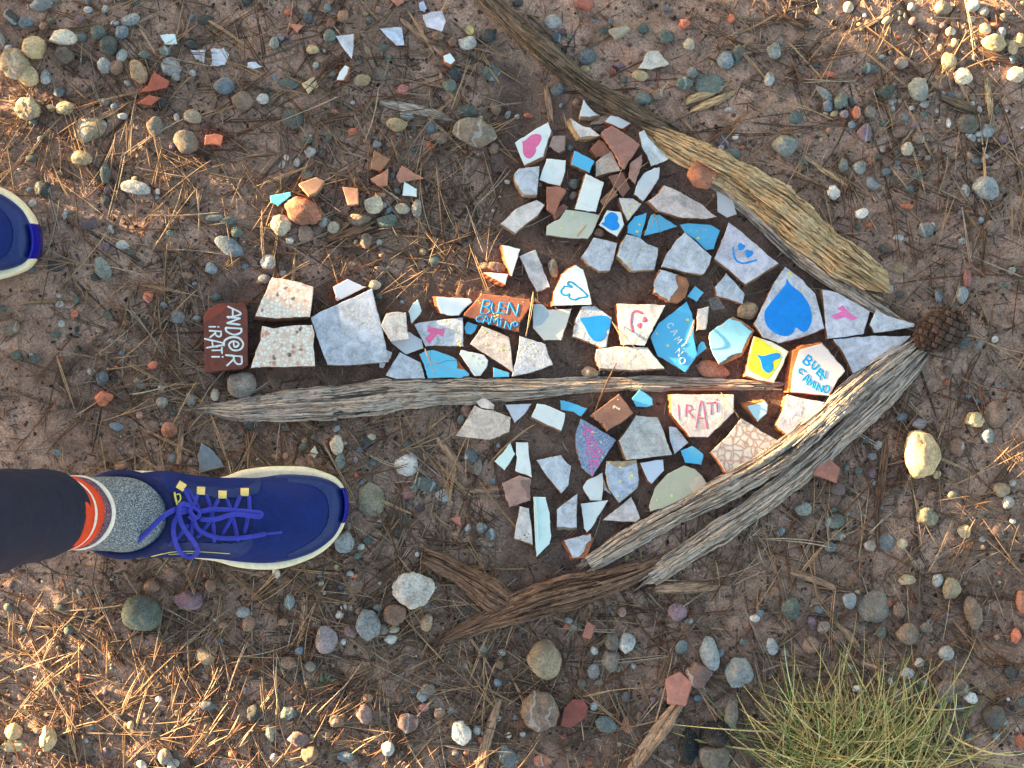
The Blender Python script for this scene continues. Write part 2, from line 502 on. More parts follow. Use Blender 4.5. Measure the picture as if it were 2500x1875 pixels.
def at_c(px, c):
    """place on the ground whose shadow runs along the line py = c + 0.36 px"""
    return W(px, c + 0.36 * px)
x, y = at_c(-7200, -240); pine_tree(x, y, 0.172, 5, (0.004, 0.006), 'slim grey-brown pine trunk standing nearer the walker, off the trail')
x, y = at_c(-14500, 935); pine_tree(x, y, 0.218, 9, (-0.006, 0.003), 'thick grey-brown pine trunk standing farther back off the trail')

def dapple_shrub(x, y, seed, label):  # unseen bush, added so its leaves break up the sun band
    rng = np.random.default_rng(seed)
    root = tag(empty('dapple_shrub', (x, y, gzf(x, y))), label, 'dapple_shrub')
    V, F, att, SV, SF = [], [], [], [], []
    for k in range(11):
        a = rng.uniform(0, 6.28); d = np.array([math.cos(a) * .22, math.sin(a) * .22, rng.uniform(.45, .85)])
        rings = []
        for s in np.linspace(0, 1, 6):
            th = np.linspace(0, 2 * math.pi, 6, endpoint=False); q = .006 * (1 - .7 * s); c = d * s + np.array([0, 0, -.02])
            rings.append(np.stack([c[0] + q * np.cos(th), c[1] + q * np.sin(th), np.full(6, c[2])], axis=1))
        v, f = tube_rings(rings); b = len(SV); SV += v; SF += [tuple(i + b for i in q) for q in f]
        for j in range(19):
            c = d * rng.uniform(.25, 1.05) + rng.normal(0, .035, 3); u = rng.normal(0, 1, 3); u /= np.linalg.norm(u); w = np.cross(u, rng.normal(0, 1, 3)); w /= np.linalg.norm(w)
            l = rng.uniform(.02, .04); b = len(V); V += [tuple(c), tuple(c + u * l * .5 + w * l * .28), tuple(c + u * l), tuple(c + u * l * .5 - w * l * .28)]; F.append((b, b + 1, b + 2, b + 3))
            t_ = rng.uniform(.7, 1.3); att += [(.06 * t_, .09 * t_, .04 * t_, 1)] * 4
    o = mesh('stems', SV, SF, M_BARK, root); o.color = P(92, 76, 64)
    mesh('foliage', V, F, M_GRASS, root, smooth=False, attr=att)
x, y = at_c(-6000, 270); dapple_shrub(x, y, 4, 'low sparse leafy bush added out of view to dapple the sun')

# ================================================================== BROKEN TILES
def zoomed(origin, s):
    return lambda pts: [(origin[0] + p[0] / s, origin[1] + p[1] / s) for p in pts]
ZS = 2212 / 600.0
ZA = zoomed((1150, 230), ZS); ZB = zoomed((1700, 500), ZS); ZC = zoomed((1150, 550), ZS); ZD = zoomed((450, 600), ZS)
ZE = zoomed((900, 650), 5.53); ZF = zoomed((1080, 940), ZS); ZG = zoomed((1500, 850), ZS)
ZK = zoomed((600, 330), 2.0256); ZT1 = zoomed((0, 0), 3.5296); ZT2 = zoomed((600, 0), 3.5296); ZT3 = zoomed((1200, 0), 3.5296)
ZU = zoomed((1150, 0), 2.011); ZR = zoomed((1875, 870), 2.0256); ZQ = zoomed((1250, 1405), 2.0256); ZH = zoomed((0, 800), 2.032); ZJ = zoomed((600, 950), 2.0256)
DISP = 2500 / 2212.0

WHITE = P(212, 232, 240); WHITE2 = P(222, 238, 244); PALE = P(196, 214, 226)
MARB = P(176, 194, 216); MARBG = P(184, 192, 200); MARBW = P(206, 210, 214); BLUE = P(84, 184, 236); BLUE2 = P(100, 196, 240); CYAN = P(138, 212, 240)
CEL = P(186, 200, 190); CELD = P(178, 186, 168); SAND = P(196, 186, 172)
CLAY = P(150, 122, 98); CLAYW = P(170, 150, 126); TERRA = P(178, 112, 78); GREYC = P(150, 142, 128)
TILES = []          # (polygon, top height) for later use
TILE_MASK = np.zeros((188, 250), dtype=bool)

def mark(poly):
    p = np.asarray(poly); x0, y0 = p.min(0); x1, y1 = p.max(0)
    for j in range(max(0, int(y0 // 10)), min(187, int(y1 // 10)) + 1):
        for i in range(max(0, int(x0 // 10)), min(249, int(x1 // 10)) + 1):
            if in_poly(i * 10 + 5, j * 10 + 5, poly): TILE_MASK[j, i] = True

class Shard:
    """one broken piece: an Empty with its clay body, glaze and paint as parts"""
    def __init__(self, name, poly, glaze, gcol, body, thick, skirt, label, cat='tile shard', group='broken tiles laid out as an arrow',
                 glaze_poly=None, lift=0.0, amp=0.9, tilt=1.8, sink=0.25):
        thick = thick * 1.3; skirt = (skirt[0] * 1.45, skirt[1] * 1.45)
        if body[0] is M_BRICK:
            c_ = body[1]; m_ = sum(c_[:3]) / 3; body = (M_BRICK, tuple(.82 * (v * .82 + m_ * .18) for v in c_[:3]) + (1,))
        seed = int(abs(poly[0][0] * 13 + poly[0][1] * 7)) % 99991
        rng = np.random.default_rng(seed); self.rng = rng
        p = np.asarray(poly, dtype=np.float64)
        mark(poly)
        c = p.mean(0); self.c = c
        xy = np.array([W(*q) for q in p]); gmax = float(np.max(gz(xy[:, 0], xy[:, 1]))); gmin = float(np.min(gz(xy[:, 0], xy[:, 1])))
        cx, cy = W(*c)
        self.z0 = max(gzf(cx, cy), 0.6 * gmax + 0.4 * gzf(cx, cy)) + thick * (1 - sink) + lift
        self.ax, self.ay = (rng.uniform(-1, 1) * math.tan(R(tilt)) * PXM for _ in range(2))
        zb = min(gmin, gzf(cx, cy)) - 0.003 + lift * 0.9
        self.root = tag(empty(name, (cx, cy, zb)), label, cat, group)
        o3 = np.array([cx, cy, zb])
        def put(pts, dz=0.0, z=None):
            out = []
            for q in pts:
                zz = (self.z(q[0], q[1]) + dz) if z is None else z
                x, y = W(q[0], q[1], zz); out.append((x - cx, y - cy, zz - zb))
            return out
        self.put = put
        out = jag(p, 5.0, amp, rng)
        n = len(out)
        k0 = 0.0012 if glaze is not None else 0.0
        r1 = put(inset(out, 0.5), -k0 - (0.0004 if glaze is None else 0))
        mid = out + np.array(skirt) * 0.55 + rng.normal(0, 0.9, out.shape); low = out + np.array(skirt) + rng.normal(0, 1.2, out.shape)
        zt = self.z(*c)
        r0 = put(inset(out, 1.6), -k0)
        r1b = put(out if glaze is None else inset(out, 0.2), -k0 - 0.0012)
        r2 = put(mid, z=zb + (zt - zb) * 0.5); r3 = put(low, z=zb)
        V, F = tube_rings([r0, r1, r1b, r2, r3])
        if poly_area(p) > 0: pass
        b = mesh('clay_body' if glaze is not None else 'body', V, F, body[0], self.root, smooth=False); b.color = body[1]
        if glaze is not None:
            gp = out if glaze_poly is None else jag(np.asarray(glaze_poly, dtype=float), 4.0, amp * 1.5, rng)
            rings = [put(inset(gp, 0.4), -0.0016), put(gp, -0.0005), put(inset(gp, 0.5), -0.0001), put(inset(gp, 1.8), 0.0)]
            V, F = tube_rings(rings)
            self.g = mesh('glaze', V, F, glaze, self.root, smooth=False); self.g.color = gcol
        TILES.append((poly, self.z0))
    def z(self, px, py):
        return self.z0 + self.ax * (px - self.c[0]) + self.ay * (py - self.c[1])
    # ---- paint
    def fill(self, name, pts, col, smooth=4, h=0.0002, label=None):
        p = catmull(pts, smooth, True) if smooth else np.asarray(pts, float)
        rings = [self.put(p, 0.00005), self.put(inset(p, 0.5), h * 0.8), self.put(inset(p, 1.4), h)]
        V, F = tube_rings(rings)
        o = mesh(name, V, F, M_PAINT, self.root, smooth=False); o.color = col
        if label: o['label'] = label
        return o
    def strokes(self, name, lines, w, col, h=0.00025, label=None, wob=0.25):
        V, F = [], []
        for k, ln in enumerate(lines):
            ln = np.asarray(ln, float)
            if len(ln) == 1: ln = np.array([ln[0] - [.6, 0], ln[0] + [.6, .3]])
            c = catmull(ln, 6) if len(ln) > 2 else np.array([ln[0] + (ln[1] - ln[0]) * s for s in np.linspace(0, 1, 6)])
            m = len(c); tg = np.gradient(c, axis=0); tg /= np.maximum(np.linalg.norm(tg, axis=1), 1e-6)[:, None]
            nr = np.stack([-tg[:, 1], tg[:, 0]], axis=1)
            prof = [(-1, 0), (-.8, .6), (-.4, .93), (0, 1), (.4, .93), (.8, .6), (1, 0)]
            seq = [(c[0] - tg[0] * w, .15), (c[0] - tg[0] * w * .7, .7)] + [(c[i], 1) for i in range(m)] + [(c[-1] + tg[-1] * w * .7, .7), (c[-1] + tg[-1] * w, .15)]
            nrs = [nr[0]] * 2 + list(nr) + [nr[-1]] * 2
            rings = []
            for i, ((q, s), nn) in enumerate(zip(seq, nrs)):
                ww = w * s * (1 + wob * float(vn(i * .7 + k * 9, self.c[0], 33)))
                ring = []
                for (a, hh) in prof:
                    pt = q + nn * a * ww
                    ring.append(self.put([pt], 0.00003 + (h + k * 0.00002) * hh * (0.4 + 0.6 * s))[0])
                rings.append(ring)
            L = len(prof); b = len(V)
            for r in rings: V += r
            for i in range(len(rings) - 1):
                for j in range(L - 1):
                    F.append((b + i * L + j, b + i * L + j + 1, b + (i + 1) * L + j + 1, b + (i + 1) * L + j))
        o = mesh(name, V, F, M_PAINT, self.root); o.color = col
        if label: o['label'] = label
        return o
    def dots(self, name, items, col, h=0.0002):
        V, F = [], []
        for (x, y, rx, ry) in items:
            th = np.linspace(0, 2 * math.pi, 14, endpoint=False); ph = self.rng.uniform(0, 9)
            wv = 1 + 0.16 * np.sin(3 * th + ph) + .08 * np.sin(5 * th + ph * 2)
            b = len(V)
            for s, hh in ((1, .00003), (.85, h * .7), (.5, h)):
                V += self.put(np.stack([x + rx * s * wv * np.cos(th), y + ry * s * wv * np.sin(th)], axis=1), hh)
            V += self.put([(x, y)], h * 1.05)
            for i in range(2):
                for j in range(14): F.append((b + i * 14 + j, b + i * 14 + (j + 1) % 14, b + (i + 1) * 14 + (j + 1) % 14, b + (i + 1) * 14 + j))
            for j in range(14): F.append((b + 28 + j, b + 28 + (j + 1) % 14, b + 42))
        o = mesh(name, V, F, M_PAINT, self.root); o.color = col
        return o
    def splash(self, n, col=None):
        p = np.array([q for q in TILES[-1][0]]) if TILES else None
        poly = TILES[-1][0]; a = np.asarray(poly); out = []
        tries = 0
        while len(out) < n and tries < 400:
            tries += 1
            x = self.rng.uniform(*a[:, 0][[a[:, 0].argmin(), a[:, 0].argmax()]]); y = self.rng.uniform(*a[:, 1][[a[:, 1].argmin(), a[:, 1].argmax()]])
            if in_poly(x, y, [tuple(q) for q in inset(a, 6)]):
                r = self.rng.choice([1.3, 1.8, 2.6, 3.6]); out.append((x, y, r, r * self.rng.uniform(.7, 1.2)))
        return self.dots('paint_splash', out, col or P(226, 226, 120), 0.0003)

GL = {'A': [[(0, 0), (.48, 1), (1, 0)], [(.22, .36), (.8, .36)]],
      'N': [[(0, 0), (.05, 1)], [(.05, 1), (.95, 0)], [(.95, 0), (1, 1)]],
      'D': [[(.05, 0), (.05, 1)], [(.05, 1), (.6, .95), (1, .5), (.6, .05), (.05, 0)]],
      'E': [[(.05, 0), (.05, 1)], [(.05, 1), (.95, 1)], [(.05, .52), (.8, .52)], [(.05, 0), (1, 0)]],
      '@': [[(.3, .5), (.72, .55), (.6, .8), (.35, .76), (.28, .42), (.58, .2), (.98, .42), (.95, .88), (.5, 1.12), (.02, .88), (-.06, .38), (.2, -.05), (.6, -.12)]],
      'R': [[(0, 0), (.05, 1)], [(.05, 1), (.7, .95), (.82, .72), (.6, .52), (.05, .48)], [(.35, .48), (1, 0)]],
      'I': [[(.5, 0), (.5, 1)]], 'i': [[(.5, 0), (.5, .62)], [(.5, .92)]], '.': [[(.5, .5)]],
      'T': [[(0, 1), (1, .97)], [(.5, .97), (.52, 0)]],
      'B': [[(.05, 0), (.05, 1)], [(.05, 1), (.6, 1), (.78, .78), (.55, .56), (.05, .53)], [(.4, .54), (.92, .3), (.65, .02), (.05, 0)]],
      'U': [[(0, 1), (.05, .3), (.4, 0), (.8, .2), (1, 1)]],
      'C': [[(1, .86), (.6, 1), (.12, .7), (.06, .3), (.4, 0), (1, .12)]],
      'M': [[(0, 0), (.15, 1)], [(.15, 1), (.5, .35)], [(.5, .35), (.85, 1)], [(.85, 1), (1, 0)]],
      'O': [[(.5, 1), (.05, .75), (0, .35), (.4, 0), (.85, .15), (1, .6), (.75, .95), (.46, .99)]]}
def letters(items):
    """items: (char, origin px, advance vector for width 1, up vector for height 1)"""
    out = []
    for ch, o, a, u in items:
        for ln in GL[ch]:
            out.append([(o[0] + a[0] * x + u[0] * y, o[1] + a[1] * x + u[1] * y) for x, y in ln])
    return out

PINK = P(236, 112, 168); PINK2 = P(232, 96, 130); SKYB = P(30, 146, 240); WPAINT = P(206, 232, 246); DBLUE = P(14, 138, 238)
mcl = (M_CLAY, CLAY); mcw = (M_CLAY, CLAYW); mct = (M_CLAY, TERRA); mcg = (M_CLAY, GREYC)
def tile(zf, pts, mat, col, body, label, skirt=(0, 0), thick=0.010, name='tile_shard', **kw):
    return Shard(name, zf(pts), mat, col, body, thick, skirt, label, **kw)

# ---- upper wing
s = tile(ZA, [(395, 435), (695, 252), (722, 325), (652, 562), (480, 642)], M_GLAZE, WHITE, mcw, 'white tile shard painted with a plump pink heart', (4, 7))
s.fill('painted_heart', ZA([(462, 420), (480, 420), (540, 370), (590, 358), (630, 370), (632, 412), (605, 460), (582, 482), (588, 500), (570, 545), (530, 578), (490, 565), (468, 530), (465, 480)]), PINK, label='pink heart')
tile(ZA, [(1015, 45), (1045, 95), (1100, 155), (1160, 190), (1070, 205), (985, 200), (985, 150)], M_GLAZE, PALE, mcw, 'white shard with a hollow curved edge under the dark branch', (-3, 10))
tile(ZA, [(1205, 245), (1260, 190), (1340, 208), (1435, 262), (1365, 310), (1290, 280)], M_GLAZE, PALE, mct, 'white shard with rusty underside beside the grey wood sliver', (-2, 8))
tile(ZA, [(868, 235), (892, 212), (1010, 288), (1080, 305), (1165, 372), (1080, 400), (960, 400), (915, 330)], M_MARBLE, MARBW, (M_CLAY, P(168, 148, 116)), 'chipped white shard with a thick sand-coloured broken side', (-3, 7), 0.013, glaze_poly=ZA([(892, 214), (1010, 290), (1075, 303), (1160, 371), (1080, 375), (985, 388), (935, 325)]))
tile(ZA, [(1172, 345), (1270, 280), (1420, 375), (1518, 450), (1480, 520), (1385, 672), (1340, 640), (1290, 520), (1250, 470)], None, None, (M_BRICK, P(178, 128, 116)), 'large dusty pink brick piece at the top of the arrow', (-4, 6), 0.016, name='brick_piece', cat='brick piece')
tile(ZA, [(1072, 495), (1150, 405), (1200, 430), (1258, 518), (1180, 562), (1130, 560)], None, None, (M_BRICK, P(156, 104, 82)), 'small rust-brown brick chip beside the large pink brick', (-2, 5), 0.012, name='brick_piece', cat='brick piece')
tile(ZA, [(1125, 610), (1170, 568), (1262, 508), (1350, 690), (1240, 705), (1122, 742)], M_MARBLE, P(172, 160, 148), mcl, 'grey-beige shard with pale swirls below the rust-brown chip', (-2, 5))
tile(ZA, [(930, 508), (1108, 600), (1065, 708), (980, 665), (905, 635)], M_GLAZE, BLUE, (M_CLAY, P(124, 82, 62)), 'small sky-blue tile with brown clay edges above the white rectangle', (-5, 5), 0.014)
tile(ZA, [(680, 580), (855, 592), (848, 690), (802, 826), (700, 805), (615, 770), (640, 690)], M_GLAZE, WHITE2, mct, 'white squarish tile with worn corner under the pink heart', (1, 3))
tile(ZA, [(435, 668), (613, 650), (605, 780), (595, 903), (470, 902), (400, 790), (388, 720)], M_MARBLE, MARB, mcw, 'blue-grey marbled tile with rounded corner left of white square', (-2, 8), 0.014)
tile(ZA, [(1035, 714), (1193, 790), (1170, 900), (1125, 1058), (935, 1030), (985, 870)], M_GLAZE, WHITE2, mcw, 'tall plain white rectangular tile in the upper wing', (-3, 1), 0.012)
tile(ZA, [(735, 378), (850, 372), (843, 500), (790, 530), (700, 470)], None, None, (M_BRICK, P(166, 146, 140)), 'greyish pink stone slab tucked behind the pink heart tile', (2, 3), name='brick_piece', cat='brick piece', thick=0.008)
tile(ZA, [(680, 832), (800, 832), (858, 865), (800, 960), (752, 1075), (682, 1040)], None, None, (M_BRICK, P(172, 116, 94)), 'upright salmon brick piece between white square and concave tile', (0, 5), 0.014, name='brick_piece', cat='brick piece')
tile(ZA, [(735, 1090), (760, 1035), (830, 985), (878, 1018), (800, 1100), (758, 1138)], None, None, (M_BRICK, P(160, 108, 92)), 'small brick crumb wedged against the concave celadon tile', (0, 3), 0.009, name='brick_piece', cat='brick piece')
tile(ZA, [(265, 1165), (400, 1035), (590, 952), (663, 995), (600, 1090), (490, 1170), (402, 1255)], M_MARBLE, MARBW, mcw, 'long pale marbled shard pointing off the upper wing', (-2, 5))
s = tile(ZA, [(850, 1040), (1000, 1055), (1165, 1080), (1095, 1240), (1050, 1302), (880, 1295), (675, 1268), (682, 1185), (790, 1128)], M_GLAZE, CEL, mcl, 'celadon grey tile with a concave side and rust streak', (0, 2))
s.fill('rust_streak', ZA([(1030, 1180), (1040, 1185), (985, 1255), (955, 1285), (965, 1250)]), P(196, 158, 112), h=.0002)
s.dots('paint_splash', [(q[0], q[1], 3, 2.6) for q in ZA([(805, 1205), (915, 1070)])], P(232, 228, 130))
s = tile(ZA, [(1228, 1042), (1350, 1065), (1378, 1170), (1312, 1283), (1150, 1175)], M_GLAZE, WHITE, mcl, 'small white tile painted with a little blue heart', (2, 3), 0.013)
s.fill('painted_heart', ZA([(1172, 1163), (1200, 1148), (1205, 1110), (1250, 1065), (1300, 1072), (1325, 1110), (1320, 1145), (1338, 1180), (1320, 1215), (1270, 1226), (1220, 1200)]), SKYB, label='blue heart')
s = tile(ZA, [(1330, 935), (1460, 940), (1535, 985), (1468, 1070), (1410, 1142), (1370, 1060)], M_MARBLE, MARBW, mcl, 'small triangular marbled chip above the sky-blue pieces', (-5, 7)); s.splash(5)
tile(ZA, [(1430, 620), (1538, 540), (1543, 600), (1510, 710), (1480, 803), (1420, 742)], None, None, (M_BRICK, P(186, 146, 136)), 'slender pale pink brick sliver beside the large pink brick', (-1, 4), 0.013, name='brick_piece', cat='brick piece')
tile(ZA, [(1232, 742), (1370, 702), (1435, 850), (1370, 928), (1290, 840)], None, None, (M_BRICK, P(146, 106, 96)), 'dark rose brick piece under a long needle', (0, 3), 0.010, name='brick_piece', cat='brick piece')
tile(ZA, [(1160, 960), (1288, 842), (1325, 905), (1190, 1000)], None, None, (M_BRICK, P(150, 112, 98)), 'narrow ridged brick bar beside the white rectangle', (0, 3), 0.012, name='brick_piece', cat='brick piece')
tile(ZA, [(1510, 345), (1560, 322), (1600, 400), (1780, 580), (1730, 610), (1622, 650), (1588, 560), (1540, 480)], M_MARBLE, PALE, mcl, 'white marbled shard under the splintered end of the tan log', (-3, 3))
tile(ZA, [(1560, 710), (1650, 662), (1698, 657), (1690, 760), (1640, 840), (1550, 963), (1468, 900), (1500, 790)], M_GLAZE, PALE, mcl, 'almond-shaped white shard with chipped grey tip', (-3, 4))
tile(ZA, [(1740, 820), (1890, 885), (2090, 1000), (2212, 1105), (2120, 1122), (1900, 1110), (1690, 1052), (1595, 962), (1645, 930), (1700, 880)], M_MARBLE, P(190, 182, 184), (M_CLAY, P(136, 104, 84)), 'long pinkish-grey pointed tile with a brown concave side', (-8, 3), 0.014)
s = tile(ZA, [(1580, 1065), (1575, 1110), (1525, 1293), (1405, 1250), (1412, 1180), (1470, 1100)], M_GLAZE, BLUE, mcl, 'sky-blue shard with curved side beside the small heart tile', (-2, 1), 0.008); s.splash(3)
s = tile(ZA, [(1630, 1080), (1700, 1085), (1780, 1140), (1860, 1190), (1700, 1240), (1555, 1273), (1600, 1140)], M_GLAZE, BLUE, mcl, 'sky-blue triangular shard with a needle across it', (-3, 1), 0.008)
s = tile(ZA, [(1880, 1175), (1950, 1160), (2080, 1170), (2157, 1175), (2242, 1228), (2185, 1395), (2112, 1405), (2010, 1300), (1920, 1240)], M_GLAZE, BLUE, mcl, 'largest sky-blue shard half tucked under a grey marbled tile', (-1, 1), 0.007); s.splash(4)
tile(ZU, [(1207, 935), (1290, 985), (1305, 1050), (1258, 1068), (1210, 1040)], M_GLAZE, P(182, 194, 206), mcl, 'ribbed white shard sheltering below the tan log', (-1, 2), 0.008)
tile(ZB, [(800, 285), (850, 300), (905, 350), (862, 362), (800, 365)], M_GLAZE, PALE, mct, 'small white corner peeping out under the tan log', (-6, 1), 0.008)

# ---- middle
s = tile(ZC, [(1105, 110), (1315, 160), (1295, 260), (1252, 403), (1150, 410), (1060, 360), (992, 285), (1050, 205)], M_MARBLE, MARB, mcw, 'five-sided grey marbled tile left of the yellow-flecked tile', (-1, 4))
s = tile(ZC, [(1400, 82), (1520, 110), (1590, 170), (1685, 205), (1680, 270), (1650, 400), (1450, 408), (1318, 275), (1345, 180)], M_MARBLE, MARB, mcw, 'blue-grey marbled tile with yellow flecks below two blue shards', (-6, 4), 0.013)
s.dots('paint_splash', [(q[0], q[1], 2.5, 2.2) for q in ZC([(1395, 330), (1545, 210), (1540, 330), (1440, 320)])], P(222, 222, 110))
tile(ZC, [(1925, 65), (2035, 160), (2165, 280), (2150, 340), (2090, 438), (1900, 415), (1712, 370), (1760, 260), (1840, 140)], M_MARBLE, MARB, mcw, 'large blue-grey marbled tile lying over a sky-blue shard', (-2, 3), 0.011, lift=0.004)
tile(ZC, [(280, 180), (443, 215), (425, 280), (368, 458), (310, 300)], M_GLAZE, WHITE2, mct, 'tall white triangular shard with sunlit orange edge', (-8, 1), 0.013)
tile(ZC, [(435, 280), (500, 250), (580, 220), (625, 330), (710, 555), (590, 600), (520, 470)], M_MARBLE, P(202, 204, 210), mcl, 'narrow pale grey marbled rectangle beside the white triangle', (-1, 2), 0.008)
tile(ZC, [(105, 425), (220, 430), (335, 440), (310, 533), (200, 480)], M_GLAZE, WHITE2, mct, 'small flat white sliver with terracotta edge below', (-7, 6), 0.013)
s = tile(ZC, [(945, 360), (1010, 400), (1040, 500), (1085, 713), (905, 720), (735, 724), (748, 600), (792, 520), (822, 440), (880, 390)], M_GLAZE, WHITE2, mct, 'white arch-shaped tile with a blue outlined arrow', (-6, 0), 0.013)
s.strokes('painted_arrow', [ZC([(838, 548), (880, 552), (908, 555), (890, 540), (868, 530), (878, 510), (905, 512), (950, 545), (1000, 585), (1046, 632), (1030, 645), (975, 653), (930, 670), (885, 655), (880, 632), (885, 618), (855, 630), (820, 618), (808, 600), (815, 575), (830, 562)])], 2.7, P(18, 140, 206))
s = tile(ZC, [(560, 715), (640, 712), (690, 760), (905, 750), (870, 860), (812, 1035), (655, 1035), (560, 930)], M_GLAZE, P(212, 220, 216), mcw, 'off-white notched tile with a bluish-grey corner', (0, 1))
s.fill('grey_corner', ZC([(566, 722), (638, 720), (700, 790), (690, 830), (640, 890), (590, 905), (566, 900)]), P(172, 196, 212), 2, h=.00012)
s = tile(ZC, [(1000, 730), (1110, 725), (1265, 830), (1245, 960), (1220, 1095), (1170, 1100), (1050, 1045), (915, 1000), (935, 870)], M_MARBLE, MARB, mcw, 'marbled six-sided tile painted with a lopsided blue heart', (-4, 2), 0.013)
s.fill('painted_heart', ZC([(978, 840), (1050, 825), (1180, 810), (1240, 830), (1258, 870), (1245, 930), (1215, 950), (1218, 990), (1170, 1040), (1110, 1040), (1060, 990), (1020, 910)]), SKYB, label='lopsided blue heart')
s = tile(ZC, [(1312, 707), (1530, 712), (1750, 720), (1665, 880), (1560, 1085), (1350, 1075), (1325, 900)], M_MARBLE, MARBW, mct, 'pale marbled tile painted with a pink sideways smiley', (-5, 2), 0.013)
s.strokes('painted_smile', [ZC([(1540, 790), (1490, 772), (1455, 785), (1442, 830), (1440, 890), (1456, 950)])], 2.9, PINK2)
a, b = ZC([(1562, 850), (1515, 900)]); s.dots('painted_eyes', [(a[0], a[1], 6.6, 7.4), (b[0], b[1], 6.4, 7.2)], PINK2, .0003)
s = tile(ZC, [(1940, 685), (1990, 800), (2010, 880), (2005, 1000), (2040, 1160), (1955, 1290), (1930, 1323), (1680, 1180), (1615, 1010), (1690, 880), (1800, 800)], M_GLAZE, BLUE, mcl, 'large glossy sky-blue tile with faint white lettering', (0, 1), 0.009)
o1 = lambda *q: ZC([q])[0]
s.strokes('lettering', letters([('C', o1(1760, 900), (6, 8), (12, -8)), ('A', o1(1800, 960), (6, 9), (12, -8)), ('M', o1(1830, 1030), (8, 10), (12, -9)), ('i', o1(1890, 1075), (5, 7), (12, -9)),
                                ('N', o1(1838, 1150), (9, 8), (10, -11)), ('O', o1(1868, 1225), (10, 9), (9, -12))]), 1.15, P(196, 228, 246), .0003)
s.splash(3)
tile(ZC, [(1130, 1115), (1310, 1090), (1590, 1100), (1660, 1190), (1742, 1290), (1500, 1305), (1160, 1285), (1118, 1190)], M_MARBLE, MARBW, mcl, 'long low pale marbled tile just above the grey plank', (-3, 4), 0.013)
tile(ZC, [(1700, 395), (1860, 440), (1940, 470), (1965, 540), (1930, 650), (1860, 703), (1780, 690), (1642, 613), (1662, 480)], M_MARBLE, MARB, (M_CLAY, P(160, 116, 88)), 'marbled tile with half its glaze flaked to rough brown mortar', (-3, 2), 0.013, glaze_poly=ZC([(1704, 399), (1855, 442), (1840, 480), (1865, 560), (1800, 640), (1785, 685), (1648, 609), (1667, 482)]), amp=1.4)
tile(ZC, [(2015, 545), (2095, 605), (2030, 690), (1945, 640)], M_GLAZE, BLUE2, mcl, 'tiny sky-blue square beside the flaked tile', (0, 1), 0.007)
tile(ZC, [(2040, 755), (2140, 730), (2130, 850), (2115, 935), (2025, 950)], M_MARBLE, MARBW, mct, 'small upright pale marbled chip right of the large blue tile', (-2, 1), 0.010)
tile(ZC, [(2070, 1045), (2100, 1050), (2120, 1110), (2030, 1185), (2040, 1090)], M_GLAZE, BLUE, mcl, 'tiny sky-blue chip beside the round-edged cyan tile', (0, 1), 0.006)
s = tile(ZE, [(1520, 370), (1850, 400), (2170, 440), (2200, 520), (2040, 760), (2025, 885), (1820, 840), (1280, 665), (1292, 630), (1440, 470)], None, None, (M_BRICK, P(170, 104, 78)), 'terracotta slab with blue handwritten greeting and yellow spots', (0, 2), 0.014, name='lettered_brick', cat='brick piece')
eo = lambda x, y: ZE([(x, y)])[0]
s.strokes('lettering', letters([('B', eo(1505, 635), (24, 3), (8, -32)), ('U', eo(1655, 625), (20, 4), (3, -22)), ('E', eo(1745, 620), (18, 4), (4, -24)), ('N', eo(1870, 640), (24, 5), (5, -27)),
                                ('C', eo(1445, 735), (15, 4), (4, -13)), ('A', eo(1545, 760), (15, 4), (2, -17)), ('M', eo(1640, 775), (20, 5), (2, -18)), ('i', eo(1765, 800), (5, 2), (3, -19)), ('N', eo(1835, 830), (15, 4), (3, -15)), ('O', eo(1950, 800), (10, 3), (2, -10))]), 2.0, P(30, 150, 222))
s.dots('paint_splash', [(q[0], q[1], r, r * .8) for q, r in zip(ZE([(1715, 720), (1700, 680), (1745, 660), (1690, 635), (1780, 495), (1490, 465), (1505, 495), (2085, 482), (1735, 800), (1615, 505)]), (4.2, 3, 3.4, 2.6, 2.4, 1.6, 1.4, 1.2, 1.4, 1.3))], P(238, 232, 130))
s = tile(ZE, [(1535, 808), (1895, 960), (1925, 1150), (1950, 1430), (1650, 1230), (1370, 1050)], M_MARBLE, P(194, 190, 190), (M_CLAY, P(140, 112, 94)), 'pinkish-grey speckled tile under the terracotta slab', (-2, 3)); s.splash(6)
s = tile(ZC, [(435, 995), (560, 1035), (670, 1070), (735, 1255), (560, 1320), (365, 1362), (410, 1200)], M_MARBLE, MARB, mcw, 'blue-grey marbled kite with yellow spots above the plank', (0, 1)); s.splash(6)
tile(ZE, [(1680, 1362), (1790, 1400), (1900, 1440), (1895, 1495), (1685, 1500)], M_GLAZE, BLUE2, mct, 'little sky-blue corner showing above the grey plank', (-3, 1), 0.008)
tile(ZE, [(240, 640), (350, 620), (500, 622), (520, 860), (548, 985), (300, 1018), (168, 790)], M_MARBLE, MARBG, mct, 'small grey marbled tile resting on a white shard', (-2, 0), 0.010, lift=0.006)
tile(ZE, [(430, 900), (545, 885), (720, 990), (740, 1110), (620, 1150), (510, 1190), (400, 1110), (300, 1030)], M_GLAZE, PALE, mcl, 'curved white shard lying under the small grey tile', (0, 1), 0.007)
tile(ZE, [(660, 445), (690, 520), (715, 600), (690, 650), (577, 772), (535, 610), (600, 500)], M_GLAZE, P(196, 228, 238), mcl, 'leaf-shaped white shard standing between slab and pink arrow', (2, 2))
s = tile(ZE, [(615, 790), (700, 760), (1000, 722), (1270, 692), (1280, 1085), (1100, 1080), (880, 1070), (770, 1083)], M_MARBLE, MARB, mcw, 'marbled tile with a stubby pink arrow and yellow spots', (0, 1))
